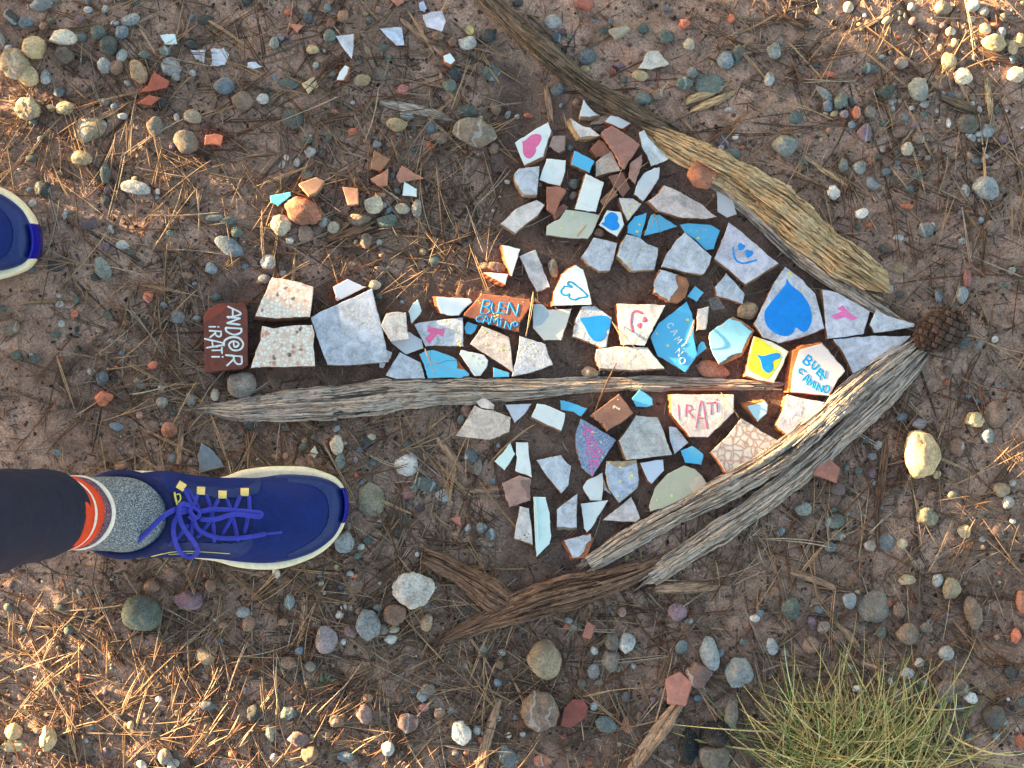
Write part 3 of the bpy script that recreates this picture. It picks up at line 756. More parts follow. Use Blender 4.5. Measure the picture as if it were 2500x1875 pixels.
s.fill('painted_arrow', ZE([(800, 797), (830, 822), (910, 836), (960, 846), (1030, 837), (1010, 950), (985, 950), (935, 908), (878, 980), (820, 1048), (757, 980), (835, 902), (780, 880), (800, 842)]), PINK, 0, label='stubby pink arrow')
s.dots('paint_splash', [(q[0], q[1], r, r * .9) for q, r in zip(ZE([(1040, 735), (1083, 785), (1125, 878), (1215, 870), (1205, 1005), (1225, 1050), (1240, 1075), (1080, 850)]), (3, 2, 3.4, 2, 3, 4, 2.6, 1.4))], P(222, 230, 130))
tile(ZE, [(910, 415), (1150, 425), (1370, 440), (1400, 485), (1300, 570), (1220, 665), (1060, 660), (980, 640), (925, 520)], M_GLAZE, P(182, 214, 240), mct, 'pale blue-white shard with glowing orange edge beside terracotta slab', (-8, -1), 0.012)
tile(ZE, [(1335, 750), (1470, 790), (1440, 870), (1390, 918), (1310, 908), (1290, 830)], M_GLAZE, BLUE, mcl, 'small blue chip between the pink arrow and terracotta slab', (0, 1), 0.007)
s = tile(ZE, [(680, 1190), (780, 1140), (880, 1130), (1090, 1200), (1180, 1250), (1230, 1300), (1300, 1395), (1360, 1450), (1352, 1492), (1080, 1505), (800, 1515), (750, 1330)], M_GLAZE, BLUE2, mct, 'crackled sky-blue tile with a chipped brown corner', (0, 1), 0.009, glaze_poly=ZE([(682, 1192), (780, 1142), (880, 1133), (1090, 1202), (1175, 1250), (1200, 1320), (1190, 1380), (1300, 1398), (1357, 1452), (1350, 1490), (1080, 1503), (802, 1513), (752, 1330)]))
s.strokes('crack', [ZE([(840, 1140), (835, 1250), (930, 1310), (1080, 1270), (1200, 1278)]), ZE([(835, 1250), (820, 1310), (775, 1370)])], .35, P(40, 80, 104), .0001)
s = tile(ZE, [(1250, 1130), (1400, 1160), (1560, 1200), (1615, 1270), (1590, 1370), (1510, 1480), (1430, 1483), (1330, 1330), (1228, 1190)], M_GLAZE, P(204, 226, 236), mct, 'whitish shard with faint yellow spots beside crackled blue tile', (0, 1)); s.splash(5, P(220, 230, 170))
tile(ZE, [(240, 1130), (320, 1165), (300, 1230), (270, 1282), (240, 1200)], M_GLAZE, WHITE, mcl, 'white point sticking out from under the large slab', (0, 1), 0.006)
tile(ZE, [(142, 1300), (232, 1300), (215, 1350), (190, 1380), (146, 1366)], M_GLAZE, PALE, mcl, 'tiny white scrap below the large slab', (0, 1), 0.006)
tile(ZE, [(420, 1160), (560, 1230), (700, 1300), (765, 1515), (380, 1523), (232, 1475), (330, 1300)], M_MARBLE, MARB, mcw, 'grey marbled triangle at the foot of the large slab', (0, 1))
# ---- shaft
s = tile(ZD, [(215, 570), (300, 520), (540, 515), (568, 580), (575, 1075), (520, 1108), (330, 1125), (185, 1143), (170, 640)], None, None, (M_BRICK, P(126, 68, 58)), 'red-brown quarry tile hand-lettered with two white names', (1, 2), 0.020, name='lettered_brick', cat='brick piece', amp=0.6)
do = lambda x, y: ZD([(x, y)])[0]
s.strokes('lettering', letters([('A', do(395, 548), (0, 27), (31, 4)), ('N', do(388, 640), (0, 16), (30, 3)), ('D', do(372, 735), (2, 17), (38, 2)), ('@', do(370, 830), (2, 30), (38, 0)), ('R', do(375, 985), (3, 25), (38, 2))]), 2.3, WPAINT, .0003)
s.strokes('lettering', letters([('i', do(225, 718), (0, 6), (24, 0)), ('R', do(228, 765), (1, 16), (28, 1)), ('.', do(300, 810), (0, 5), (5, 0)), ('A', do(185, 838), (4, 22), (46, 2)), ('.', do(285, 900), (0, 5), (5, 0)), ('T', do(250, 915), (1, 14), (24, 0)), ('i', do(250, 985), (0, 8), (28, 0))]), 2.0, WPAINT, .0003)
s.fill('scraped_corner', ZD([(222, 575), (302, 528), (400, 545), (300, 620), (185, 690), (182, 640)]), P(132, 66, 50), 0, .00015)
tile(ZD, [(790, 285), (900, 300), (1060, 335), (1160, 370), (1155, 450), (1130, 640), (1000, 640), (830, 655), (640, 635), (700, 480)], M_TERRAZZO, WHITE, (M_CLAY, P(128, 96, 80)), 'terrazzo slab with dark chips and a ragged brown underside', (-5, 9), 0.022, name='terrazzo_slab', cat='terrazzo slab')
tile(ZD, [(700, 722), (800, 745), (1000, 717), (1150, 712), (1170, 790), (1160, 900), (1177, 1085), (900, 1093), (600, 1098), (640, 960), (690, 850)], M_TERRAZZO, WHITE, (M_CLAY, P(128, 96, 80)), 'terrazzo slab with straight lower edge beside the lettered quarry tile', (-3, 2), 0.022, name='terrazzo_slab', cat='terrazzo slab')
tile(ZD, [(1140, 645), (1220, 595), (1460, 490), (1690, 385), (1760, 660), (1840, 1045), (1500, 1075), (1290, 1070), (1210, 860)], M_MARBLE, P(172, 192, 218), mcw, 'largest blue-grey marbled slab in the shaft of the arrow', (0, 1), 0.012, lift=0.005, amp=0.5, name='tile_slab')
tile(ZD, [(1340, 370), (1470, 300), (1640, 370), (1500, 440), (1375, 500)], M_GLAZE, P(186, 214, 244), mct, 'white shard with thin terracotta edge behind the largest slab', (-2, -1), 0.009)

# ---- lower wing
s = tile(ZF, [(292, 182), (355, 215), (460, 228), (540, 260), (620, 290), (600, 420), (510, 460), (420, 492), (310, 480), (120, 455), (230, 300)], M_MARBLE, P(204, 194, 184), (M_CLAY, P(190, 172, 152)), 'fan-shaped cream stoneware piece with brown crackle below the plank', (0, 1), 0.009)
tile(ZF, [(300, 150), (370, 107), (470, 182), (460, 222), (350, 205)], M_MARBLE, P(208, 200, 194), (M_CLAY, P(190, 172, 152)), 'cream cap piece sitting atop the fan-shaped stoneware', (0, 1), 0.010)
tile(ZF, [(565, 178), (805, 168), (740, 260), (650, 343), (615, 270)], M_GLAZE, P(190, 208, 228), mct, 'pale triangular shard poking out below the grey plank', (-1, 1), 0.007)
tile(ZF, [(850, 168), (920, 175), (1105, 255), (1095, 330), (1072, 412), (950, 362), (800, 285)], M_GLAZE, WHITE, mcl, 'plain white tile between pale triangle and blue strip', (-1, 4), 0.012)
tile(ZF, [(1058, 135), (1150, 155), (1305, 210), (1250, 283), (1180, 240), (1065, 225)], M_GLAZE, BLUE, mcl, 'sky-blue strip with broken ends beside a straw', (0, 2), 0.007)
s = tile(ZF, [(1590, 80), (1720, 255), (1610, 340), (1492, 405), (1450, 340), (1345, 262)], None, None, (M_BRICK, P(152, 114, 98)), 'brown rectangular brick with white drips', (-6, 5), 0.018, name='brick_piece', cat='brick piece', amp=.6)
s.dots('paint_splash', [(q[0], q[1], r, r) for q, r in zip(ZF([(1550, 195), (1570, 205), (1590, 215), (1540, 205), (1580, 130)]), (3.4, 2.4, 3.2, 2, 1.6))], P(226, 224, 214))
s = tile(ZF, [(1775, 42), (1890, 120), (1895, 180), (1840, 200), (1745, 195), (1705, 120)], M_GLAZE, BLUE2, mcl, 'small bright cyan-blue pentagon just under the plank', (0, 1), 0.008)
s = tile(ZF, [(1245, 300), (1400, 390), (1562, 495), (1450, 670), (1352, 823), (1255, 745), (1205, 560), (1200, 440)], M_SPECK, WHITE, mcg, 'speckled denim-blue tile with pink handwriting and yellow drips', (-1, 1))
fo = lambda x, y: ZF([(x, y)])[0]
s.strokes('lettering', letters([('A', fo(1258, 375), (3, 15), (24, -2)), ('N', fo(1275, 440), (4, 16), (24, -3)), ('D', fo(1300, 515), (4, 15), (22, -3)), ('@', fo(1305, 575), (4, 22), (30, -4)), ('R', fo(1320, 680), (4, 14), (24, -2))]) + [ZF([(1340, 700), (1345, 760), (1348, 810)])], 1.5, P(222, 104, 176))
s.dots('paint_splash', [(q[0], q[1], r, r) for q, r in zip(ZF([(1355, 430), (1245, 462), (1428, 515), (1440, 650), (1410, 600), (1345, 545), (1470, 620), (1260, 355)]), (4.4, 1.8, 2.4, 2, 1.6, 1.8, 1.4, 1.3))], P(222, 236, 180))
tile(ZG, [(195, 605), (390, 625), (440, 740), (520, 960), (300, 985), (110, 1008), (45, 830)], M_MARBLE, P(180, 188, 194), (M_CLAY, P(140, 118, 100)), 'grey six-sided stone-look tile beside the pink-lettered pale tile', (-6, 2), 0.013)
s = tile(ZG, [(510, 415), (800, 417), (1075, 420), (1075, 575), (960, 690), (840, 803), (680, 800), (600, 700), (522, 600)], M_MARBLE, P(206, 204, 208), mct, 'pale marbled shield-shaped tile with pink lettered name', (-9, 1), 0.014)
go = lambda x, y: ZG([(x, y)])[0]
s.strokes('lettering', letters([('I', go(572, 640), (6, 1), (-2, -34)), ('R', go(640, 612), (17, 2), (1, -28)), ('.', go(703, 552), (3, 0), (0, -2)), ('A', go(732, 708), (27, 3), (1, -65)), ('T', go(825, 600), (22, -3), (1, -28)), ('i', go(912, 572), (6, 0), (0, -32))]), 2.0, P(226, 106, 142))
tile(ZG, [(490, 705), (555, 715), (665, 850), (540, 953), (500, 830)], M_MARBLE, MARB, mcl, 'narrow blue-grey marbled chip under the shield-shaped tile', (-2, 2), 0.009)
tile(ZG, [(705, 880), (800, 955), (785, 1050), (635, 1030), (598, 920)], M_GLAZE, BLUE, mct, 'sky-blue pentagon between marbled chip and agate tile', (0, 1), 0.008)
tile(ZG, [(1165, 508), (1355, 470), (1385, 508), (1375, 590), (1290, 668), (1225, 600)], M_GLAZE, P(176, 222, 240), (M_CLAY, P(184, 120, 76)), 'small whitish shard with a broad orange broken rim', (-8, -3), 0.011, glaze_poly=ZG([(1192, 520), (1358, 477), (1382, 512), (1372, 588), (1290, 663), (1242, 600)]))
tile(ZG, [(1560, 415), (1690, 450), (1910, 490), (1800, 640), (1590, 810), (1455, 690), (1520, 560)], M_MARBLE, P(188, 196, 212), (M_CLAY, P(170, 130, 84)), 'marbled tile partly covered by the split grey log', (-8, 5), 0.014)
tile(ZG, [(1140, 632), (1320, 750), (1490, 840), (1480, 880), (1250, 1010), (1015, 1150), (930, 1000), (870, 930), (1010, 800)], M_AGATE, WHITE, (M_CLAY, P(172, 122, 92)), 'brown-veined agate-patterned tile against the split log', (-4, 4), 0.014)
tile(ZF, [(1780, 700), (1985, 670), (1995, 770), (1885, 888), (1850, 860)], M_GLAZE, P(186, 210, 236), mct, 'small white shard with brick-red edge above the celadon dome', (-4, 3), 0.011)
s = tile(ZG, [(312, 1430), (370, 1250), (480, 1130), (630, 1055), (720, 1085), (790, 1150), (850, 1240), (700, 1310), (440, 1440), (320, 1468)], M_GLAZE, CELD, mcg, 'dome-shaped celadon tile leaning on the split log', (2, 4), 0.012)
s.fill('bare_corner', ZG([(672, 1235), (722, 1208), (720, 1170), (765, 1152), (800, 1180), (842, 1238), (708, 1302)]), P(198, 190, 174), 0, .00025)
s.dots('paint_splash', [(q[0], q[1], r, r) for q, r in zip(ZG([(515, 1328), (385, 1368), (430, 1300)]), (3.4, 2.4, 1.2))], P(222, 232, 120))
tile(ZF, [(612, 520), (655, 620), (560, 766), (465, 685)], M_GLAZE, P(204, 240, 242), mcl, 'white four-sided chip beside a taller white strip', (-1, 1), 0.008)
tile(ZF, [(660, 515), (770, 515), (780, 640), (806, 833), (655, 773), (665, 630)], M_GLAZE, WHITE2, mcl, 'tall white strip with slanted end near a pink brick', (0, 1), 0.008)
tile(ZF, [(845, 675), (1070, 630), (1110, 690), (1160, 730), (1140, 850), (1135, 900), (1070, 975), (950, 830)], M_MARBLE, P(180, 200, 222), mcl, 'blue-grey marbled shard with ragged right side in lower wing', (-2, 1), 0.009)
s = tile(ZF, [(535, 885), (690, 812), (795, 840), (790, 1040), (600, 1098)], None, None, (M_BRICK, P(184, 148, 138)), 'pale pink brick with a dark stained corner', (0, 2), 0.012, name='brick_piece', cat='brick piece')
s.fill('dark_stain', ZF([(705, 855), (790, 850), (788, 1030), (760, 1010), (755, 950), (710, 910)]), P(126, 108, 104), 0, .0002)
tile(ZF, [(1350, 835), (1440, 787), (1450, 860), (1435, 1038), (1330, 1038), (1264, 925), (1300, 860)], M_GLAZE, WHITE, mcl, 'white tile chip tucked under the denim-blue speckled tile', (0, 1), 0.007)
tile(ZF, [(1455, 850), (1480, 930), (1525, 985), (1455, 945)], M_GLAZE, PALE, mcw, 'slim white edge showing beside the yellow-spotted marbled tile', (0, 1), 0.006)
s = tile(ZF, [(1475, 684), (1610, 690), (1748, 668), (1772, 850), (1752, 930), (1590, 1063), (1500, 940), (1465, 800)], M_MARBLE, P(160, 182, 214), (M_CLAY, P(176, 168, 146)), 'blue marbled tile with yellow spots and bare sandy top edge', (0, -1), 0.011, lift=0.003, glaze_poly=ZF([(1478, 692), (1550, 732), (1650, 737), (1745, 702), (1768, 850), (1750, 928), (1590, 1060), (1502, 940), (1468, 800)]))
s.dots('paint_splash', [(q[0], q[1], r, r) for q, r in zip(ZF([(1600, 868), (1705, 815), (1580, 1000), (1690, 840), (1735, 870), (1500, 700), (1600, 740)]), (3.4, 4.4, 2.4, 2.6, 1.4, 2, 3))], P(224, 232, 130))
tile(ZF, [(1440, 1215), (1570, 1115), (1700, 1005), (1740, 1090), (1780, 1200), (1740, 1233), (1580, 1225)], M_MARBLE, P(200, 200, 206), mcl, 'low triangular marbled shard with dark grime along its base', (-1, 2), 0.010)
tile(ZF, [(1245, 1068), (1370, 1052), (1495, 1035), (1340, 1290), (1300, 1328), (1275, 1290), (1262, 1180)], M_GLAZE, WHITE, mcl, 'white pointed triangle beside the narrow marbled tile', (0, 1), 0.008)
tile(ZF, [(1030, 1120), (1120, 1048), (1215, 978), (1210, 1283), (1030, 1275)], M_MARBLE, P(182, 200, 222), mcg, 'narrow marbled tile with a slanted top and thick lower side', (0, 7), 0.014)
tile(ZF, [(818, 1005), (930, 1010), (965, 1150), (980, 1350), (965, 1430), (850, 1548), (830, 1300)], M_GLAZE, P(196, 234, 242), mcl, 'tall white curved-edge border tile with a ridge', (-2, 1), 0.012).strokes('ridge', [ZF([(842, 1020), (855, 1200), (862, 1400)])], 1.6, P(186, 226, 238), .0012, wob=0.02)
s = tile(ZF, [(695, 1090), (780, 1110), (800, 1250), (815, 1438), (650, 1380), (665, 1250)], M_MARBLE, P(204, 210, 214), mcl, 'upright pale shard with rusty brown stains beside border tile', (-2, 3), 0.010)
s.dots('rust_stain', [(q[0], q[1], r, r * .7) for q, r in zip(ZF([(740, 1350), (760, 1370), (700, 1385), (720, 1330), (775, 1340), (690, 1360), (740, 1390)]), (3, 2.4, 2, 1.6, 2.2, 1.4, 1.6))], P(122, 74, 60), .0001)
tile(ZF, [(1090, 1395), (1210, 1365), (1335, 1335), (1360, 1380), (1300, 1552), (1170, 1560)], M_MARBLE, P(188, 204, 224), mct, 'marbled shard with brown flaked corner at the lower wing tip', (-5, 3), 0.010, glaze_poly=ZF([(1094, 1398), (1210, 1369), (1333, 1339), (1340, 1400), (1290, 1440), (1275, 1500), (1225, 1550), (1172, 1556)]))

# ---- arrow tip
s = tile(ZB, [(290, 157), (480, 310), (740, 525), (590, 622), (440, 713), (300, 590), (162, 485), (240, 300)], M_MARBLE, P(184, 194, 220), mcl, 'large marbled tile with a blue sideways smiley', (-2, 6), 0.013)
s.strokes('painted_smile', [ZB([(333, 383), (336, 450), (365, 505), (420, 526), (480, 515), (538, 498)])], 2.4, P(36, 142, 232))
a, b = ZB([(403, 378), (473, 438)]); s.dots('painted_eyes', [(a[0], a[1], 9, 9), (b[0], b[1], 10, 9.4)], P(36, 142, 232), .0003)
s = tile(ZB, [(800, 557), (960, 680), (1070, 800), (1110, 950), (1155, 1110), (950, 1190), (740, 1245), (600, 1195), (522, 1070), (610, 890), (700, 700)], M_MARBLE, P(186, 198, 220), mcl, 'big marbled tile painted with a large blue heart', (-4, 4), 0.013)
s.fill('painted_heart', ZB([(815, 665), (850, 720), (940, 790), (1000, 870), (1030, 940), (1040, 1040), (1000, 1128), (950, 1140), (895, 1105), (870, 1155), (800, 1183), (700, 1150), (630, 1080), (612, 980), (650, 905), (760, 770), (803, 715)]), DBLUE, label='large blue heart')
s.dots('paint_splash', [(q[0], q[1], r, r) for q, r in zip(ZB([(840, 615), (745, 700), (835, 660), (960, 770), (770, 600)]), (4.2, 3.4, 3, 3, 1.6))], P(232, 220, 90))
s = tile(ZB, [(1132, 762), (1250, 785), (1410, 870), (1560, 960), (1530, 1070), (1505, 1163), (1340, 1190), (1180, 1206), (1155, 980)], M_MARBLE, P(186, 198, 222), mcl, 'marbled tile with a hooked pink arrow near the tip', (-6, 1), 0.013)
s.fill('painted_arrow', ZB([(1215, 1000), (1310, 957), (1265, 935), (1320, 902), (1345, 935), (1395, 985), (1455, 1018), (1440, 1028), (1395, 1040), (1345, 1010), (1255, 1035)]), P(232, 120, 188), 0, label='hooked pink arrow')
tile(ZB, [(270, 614), (350, 700), (435, 800), (420, 893), (300, 850), (182, 820), (167, 740)], M_MARBLE, MARB, mct, 'small marbled shard beside the round tan pebble', (-3, 3), 0.010)
s = tile(ZB, [(1620, 940), (1720, 1000), (1965, 1070), (1960, 1100), (1780, 1130), (1602, 1153), (1560, 1080)], M_MARBLE, P(184, 202, 222), mcl, 'pointed marbled tile at the very tip touching the cone', (-5, 2), 0.012)
tile(ZB, [(1232, 1207), (1420, 1190), (1600, 1177), (1930, 1182), (1800, 1300), (1600, 1415), (1412, 1518), (1322, 1330)], M_MARBLE, P(184, 200, 224), mcl, 'large pale marbled tile running under the log end', (-5, 4), 0.012)
s = tile(ZG, [(1610, 20), (1700, -30), (1868, -52), (1925, 10), (2000, 108), (2078, 205), (2010, 290), (1940, 432), (1760, 415), (1560, 398), (1575, 240)], M_GLAZE, P(214, 216, 220), (M_CLAY, P(196, 126, 78)), 'white pentagon tile with blue handwritten greeting and orange rim', (-9, 0), 0.016, glaze_poly=ZG([(1665, 18), (1868, -42), (1922, 12), (2075, 205), (2008, 285), (1938, 428), (1760, 413), (1592, 396), (1602, 240)]))
s.strokes('lettering', letters([('B', go(1690, 122), (13, 12), (14, -17)), ('U', go(1765, 168), (9, 9), (11, -14)), ('E', go(1812, 226), (9, 8), (10, -12)), ('N', go(1848, 280), (12, -3), (3, -17)),
                                ('C', go(1648, 205), (10, 9), (8, -9)), ('A', go(1690, 285), (10, 6), (10, -16)), ('M', go(1730, 325), (14, 7), (6, -14)), ('i', go(1792, 352), (3, 2), (4, -16)), ('N', go(1812, 372), (13, 4), (4, -14)), ('O', go(1872, 392), (14, 2), (3, -17))]), 2.2, P(18, 150, 226))
s = tile(ZB, [(522, 1182), (680, 1235), (830, 1320), (765, 1470), (702, 1603), (570, 1580), (442, 1540), (490, 1290)], M_GLAZE, P(206, 222, 206), mct, 'yellow-painted tile with a blue heart at the arrow tip', (-6, 2), 0.015)
s.fill('yellow_wash', ZB([(528, 1190), (600, 1222), (690, 1290), (750, 1320), (760, 1400), (700, 1500), (640, 1570), (560, 1530), (470, 1480), (470, 1400), (500, 1290)]), P(232, 224, 60), 2, .00012)
s.fill('painted_heart', ZB([(545, 1350), (600, 1358), (690, 1335), (745, 1335), (755, 1375), (690, 1410), (692, 1480), (640, 1513), (595, 1475), (575, 1400)]), DBLUE, h=.0003, label='blue heart')
tile(ZB, [(330, 1005), (420, 1050), (525, 1130), (470, 1250), (420, 1340), (350, 1380), (200, 1440), (150, 1350), (110, 1200), (115, 1150)], M_GLAZE, CYAN, mcl, 'cyan tile with chipped brown rim beside the yellow heart tile', (1, 2), 0.011, glaze_poly=ZB([(300, 1022), (400, 1055), (505, 1140), (455, 1215), (410, 1330), (330, 1350), (200, 1430), (152, 1345), (114, 1200), (120, 1152)]))

# ---- loose pieces around
LB = 'loose tile and brick pieces around the arrow'
BP = dict(name='brick_piece', cat='brick piece', group=LB)
tile(ZK, [(635, 74), (715, 118), (670, 178), (617, 168)], None, None, (M_BRICK, P(172, 128, 92)), 'tan brick triangle at the top of the small rubble heap', (0, 2), 0.012, **BP)
tile(ZK, [(705, 165), (700, 245), (655, 250), (617, 215)], None, None, (M_BRICK, P(196, 140, 112)), 'salmon brick piece just under the tan brick triangle', (0, 3), 0.014, **BP)
tile(ZK, [(770, 147), (885, 215), (800, 228), (760, 235), (742, 205)], None, None, (M_BRICK, P(190, 136, 112)), 'flat salmon brick point right of the small rubble heap', (0, 1), 0.010, **BP)
tile(ZK, [(120, 300), (222, 281), (225, 300), (160, 350), (125, 335)], M_GLAZE, BLUE2, mcl, 'lone sky-blue shard beside the large brown rock', (0, 2), 0.008, group=LB)
tile(ZK, [(782, 225), (845, 265), (845, 305), (775, 298)], M_GLAZE, P(208, 236, 246), mcl, 'white shard lying against a salmon brick point', (0, 3), 0.010, group=LB)
tile(ZK, [(262, 240), (350, 208), (388, 225), (345, 285), (310, 300)], None, None, (M_BRICK, P(206, 158, 122)), 'terracotta piece with brown ring pattern above the brown rock', (1, 6), 0.018, **BP)
tile(ZK, [(478, 255), (555, 265), (558, 342), (505, 346)], None, None, (M_BRICK, P(212, 156, 122)), 'pale orange brick block in the small rubble heap', (0, 3), 0.018, **BP)
tile(ZT1, [(1380, 305), (1440, 292), (1510, 295), (1528, 380), (1425, 388)], M_GLAZE, P(192, 228, 244), mcl, 'lone white chip half sunk among top pebbles', (0, 1), 0.005, group=LB)
tile(ZT1, [(1640, 430), (1770, 430), (1760, 545), (1690, 510)], M_MARBLE, P(186, 210, 240), mcl, 'half-buried white chip left of a larger buried tile', (0, 0), 0.004, group=LB, amp=1.6)
tile(ZT1, [(1815, 422), (1930, 410), (1975, 470), (1940, 560), (1880, 572), (1815, 568)], M_MARBLE, P(186, 210, 240), mcl, 'half-buried bluish white tile with mud over one side', (0, 0), 0.004, group=LB, amp=1.8)
tile(ZT2, [(15, 540), (90, 535), (150, 575), (70, 595), (5, 580)], M_MARBLE, P(186, 206, 232), mcl, 'thin mud-smeared white scrap buried right of the buried tile', (0, 0), 0.004, group=LB, amp=2)
tile(ZT1, [(1325, 612), (1460, 700), (1440, 755), (1330, 780), (1195, 798), (1270, 740)], None, None, (M_BRICK, P(178, 96, 72)), 'jagged deep red roof-tile fragment among pine needles', (0, 2), 0.012, **BP)
tile(ZT1, [(1285, 815), (1390, 842), (1300, 908), (1175, 888)], None, None, (M_BRICK, P(196, 104, 70)), 'small orange-red roof-tile fragment below the deep red one', (0, 2), 0.010, **BP)
tile(ZT1, [(1770, 1165), (1850, 1150), (1920, 1168), (1905, 1255), (1830, 1240), (1760, 1248)], None, None, (M_BRICK, P(216, 122, 86)), 'bright orange brick lump beside the grey oval stone', (0, 2), 0.014, **BP)
tile(ZT2, [(775, 312), (935, 292), (930, 400), (915, 510), (850, 430)], M_MARBLE, P(190, 210, 234), mcl, 'pointed white shard with brown stain beside a short stick', (-2, 2), 0.007, group=LB)
tile(ZT2, [(855, 562), (890, 580), (870, 640), (840, 690), (787, 688), (810, 620)], M_GLAZE, P(206, 230, 246), mct, 'small white shard with thick pink side below pointed shard', (4, 2), 0.012, group=LB)
tile(ZT2, [(1155, 247), (1250, 240), (1345, 237), (1365, 388), (1300, 393), (1220, 320)], M_MARBLE, P(178, 206, 244), mcl, 'bluish white shard with notched top beside the thin stick', (0, 1), 0.006, group=LB)
tile(ZT2, [(1525, 128), (1600, 100), (1690, 92), (1725, 180), (1690, 273), (1555, 230)], M_MARBLE, P(196, 206, 230), mcl, 'cracked white shard crossed by twigs near the dark branch', (0, 1), 0.006, group=LB, amp=1.5)
tile(ZT2, [(1490, 30), (1530, 5), (1560, 70), (1540, 105), (1505, 90)], M_MARBLE, P(150, 172, 220), mcl, 'small blue-veined chip above the cracked white shard', (0, 1), 0.006, group=LB)
tile(ZT2, [(1705, 482), (1760, 457), (1805, 520), (1770, 555), (1715, 530)], M_GLAZE, P(206, 236, 250), mct, 'tiny white hexagonal chip with thick terracotta side', (-3, 7), 0.014, group=LB)
tile(ZT2, [(482, 722), (590, 662), (628, 745), (540, 808)], None, None, (M_BRICK, P(212, 202, 162)), 'pale cream-yellow flat fragment among needles', (0, 1), 0.006, name='stone_flake', cat='stone flake', group=LB)
tile(ZT2, [(360, 202), (500, 217), (445, 285)], None, None, (M_BRICK, P(206, 134, 112)), 'flat salmon triangle chip at the top among needles', (0, 1), 0.007, **BP)
tile(ZT2, [(1245, -10), (1375, -10), (1355, 30), (1300, 55)], None, None, (M_BRICK, P(186, 130, 108)), 'salmon brick tip cut by the edge near the blue-veined chip', (0, 1), 0.008, **BP)
tile(ZT3, [(712, 30), (740, -15), (880, -15), (878, 30), (835, 70)], None, None, (M_BRICK, P(180, 110, 92)), 'red brick corner lying above the dark branch', (-1, 8), 0.020, **BP)
tile(ZT3, [(1005, 257), (1160, 217), (1195, 245), (1060, 335)], None, None, (M_BRICK, P(176, 172, 156)), 'grey-topped brick slab with red front above the dark branch', (2, 6), 0.012, **BP)
tile(ZT3, [(1265, 590), (1350, 438), (1440, 440), (1535, 555), (1440, 580), (1370, 600)], M_MARBLE, P(190, 192, 186), mcg, 'grey and white flat stone flake with dark specks', (0, 1), 0.006, name='stone_flake', cat='stone flake', group=LB, amp=1.8)
tile(ZR, [(285, 490), (355, 553), (340, 625), (218, 580)], None, None, (M_BRICK, P(184, 122, 106)), 'dusty red brick chunk beside the lower side of split log', (0, 2), 0.014, **BP)
tile(ZQ, [(760, 510), (830, 476), (895, 530), (858, 645), (770, 632)], None, None, (M_BRICK, P(206, 136, 116)), 'salmon hexagonal brick piece under the end of a stick', (0, 2), 0.012, **BP)
tile(ZQ, [(370, 222), (413, 250), (385, 315), (347, 300)], None, None, (M_BRICK, P(176, 118, 100)), 'small dull red brick block beside the forked branch', (0, 2), 0.010, **BP)
tile(ZQ, [(300, 612), (350, 612), (377, 650), (370, 700), (290, 755), (240, 740), (255, 660)], None, None, (M_BRICK, P(150, 82, 72)), 'ribbed dark red roof-tile piece in the shadowed soil', (0, 1), 0.008, **BP)
tile(ZH, [(1000, 570), (1060, 612), (1115, 690), (1050, 705), (995, 720), (980, 640)], None, None, (M_BRICK, P(118, 146, 170)), 'flat blue-grey slate point above the blue shoe', (0, 1), 0.008, name='slate_piece', cat='slate', group=LB)
tile(ZJ, [(340, 280), (360, 315), (340, 342), (310, 325)], None, None, (M_BRICK, P(206, 206, 186)), 'small cream square chip between shoe and grey plank', (0, 1), 0.006, name='stone_flake', cat='stone flake', group=LB)
tile(ZJ, [(1010, 640), (1060, 628), (1068, 682)], None, None, (M_BRICK, P(200, 128, 104)), 'tiny salmon triangle chip on open soil', (0, 1), 0.006, **BP)
tile(ZR, [(-2000, -2000), (-1990, -2000), (-1995, -1990)], None, None, (M_BRICK, g(.3)), 'x', (0, 0)) if False else None
# ================================================================== WOOD
def frame(path):
    """resampled centreline: positions (px), half widths (px), cumulative length (m)"""
    p = catmull(path, 24)
    d = np.concatenate([[0], np.cumsum(np.linalg.norm(np.diff(p[:, :2], axis=0), axis=1))])
    n = max(24, int(d[-1] / 3.2))
    s = np.linspace(0, d[-1], n)
    q = np.stack([np.interp(s, d, p[:, k]) for k in range(p.shape[1])], axis=1)
    return q, s * PXM

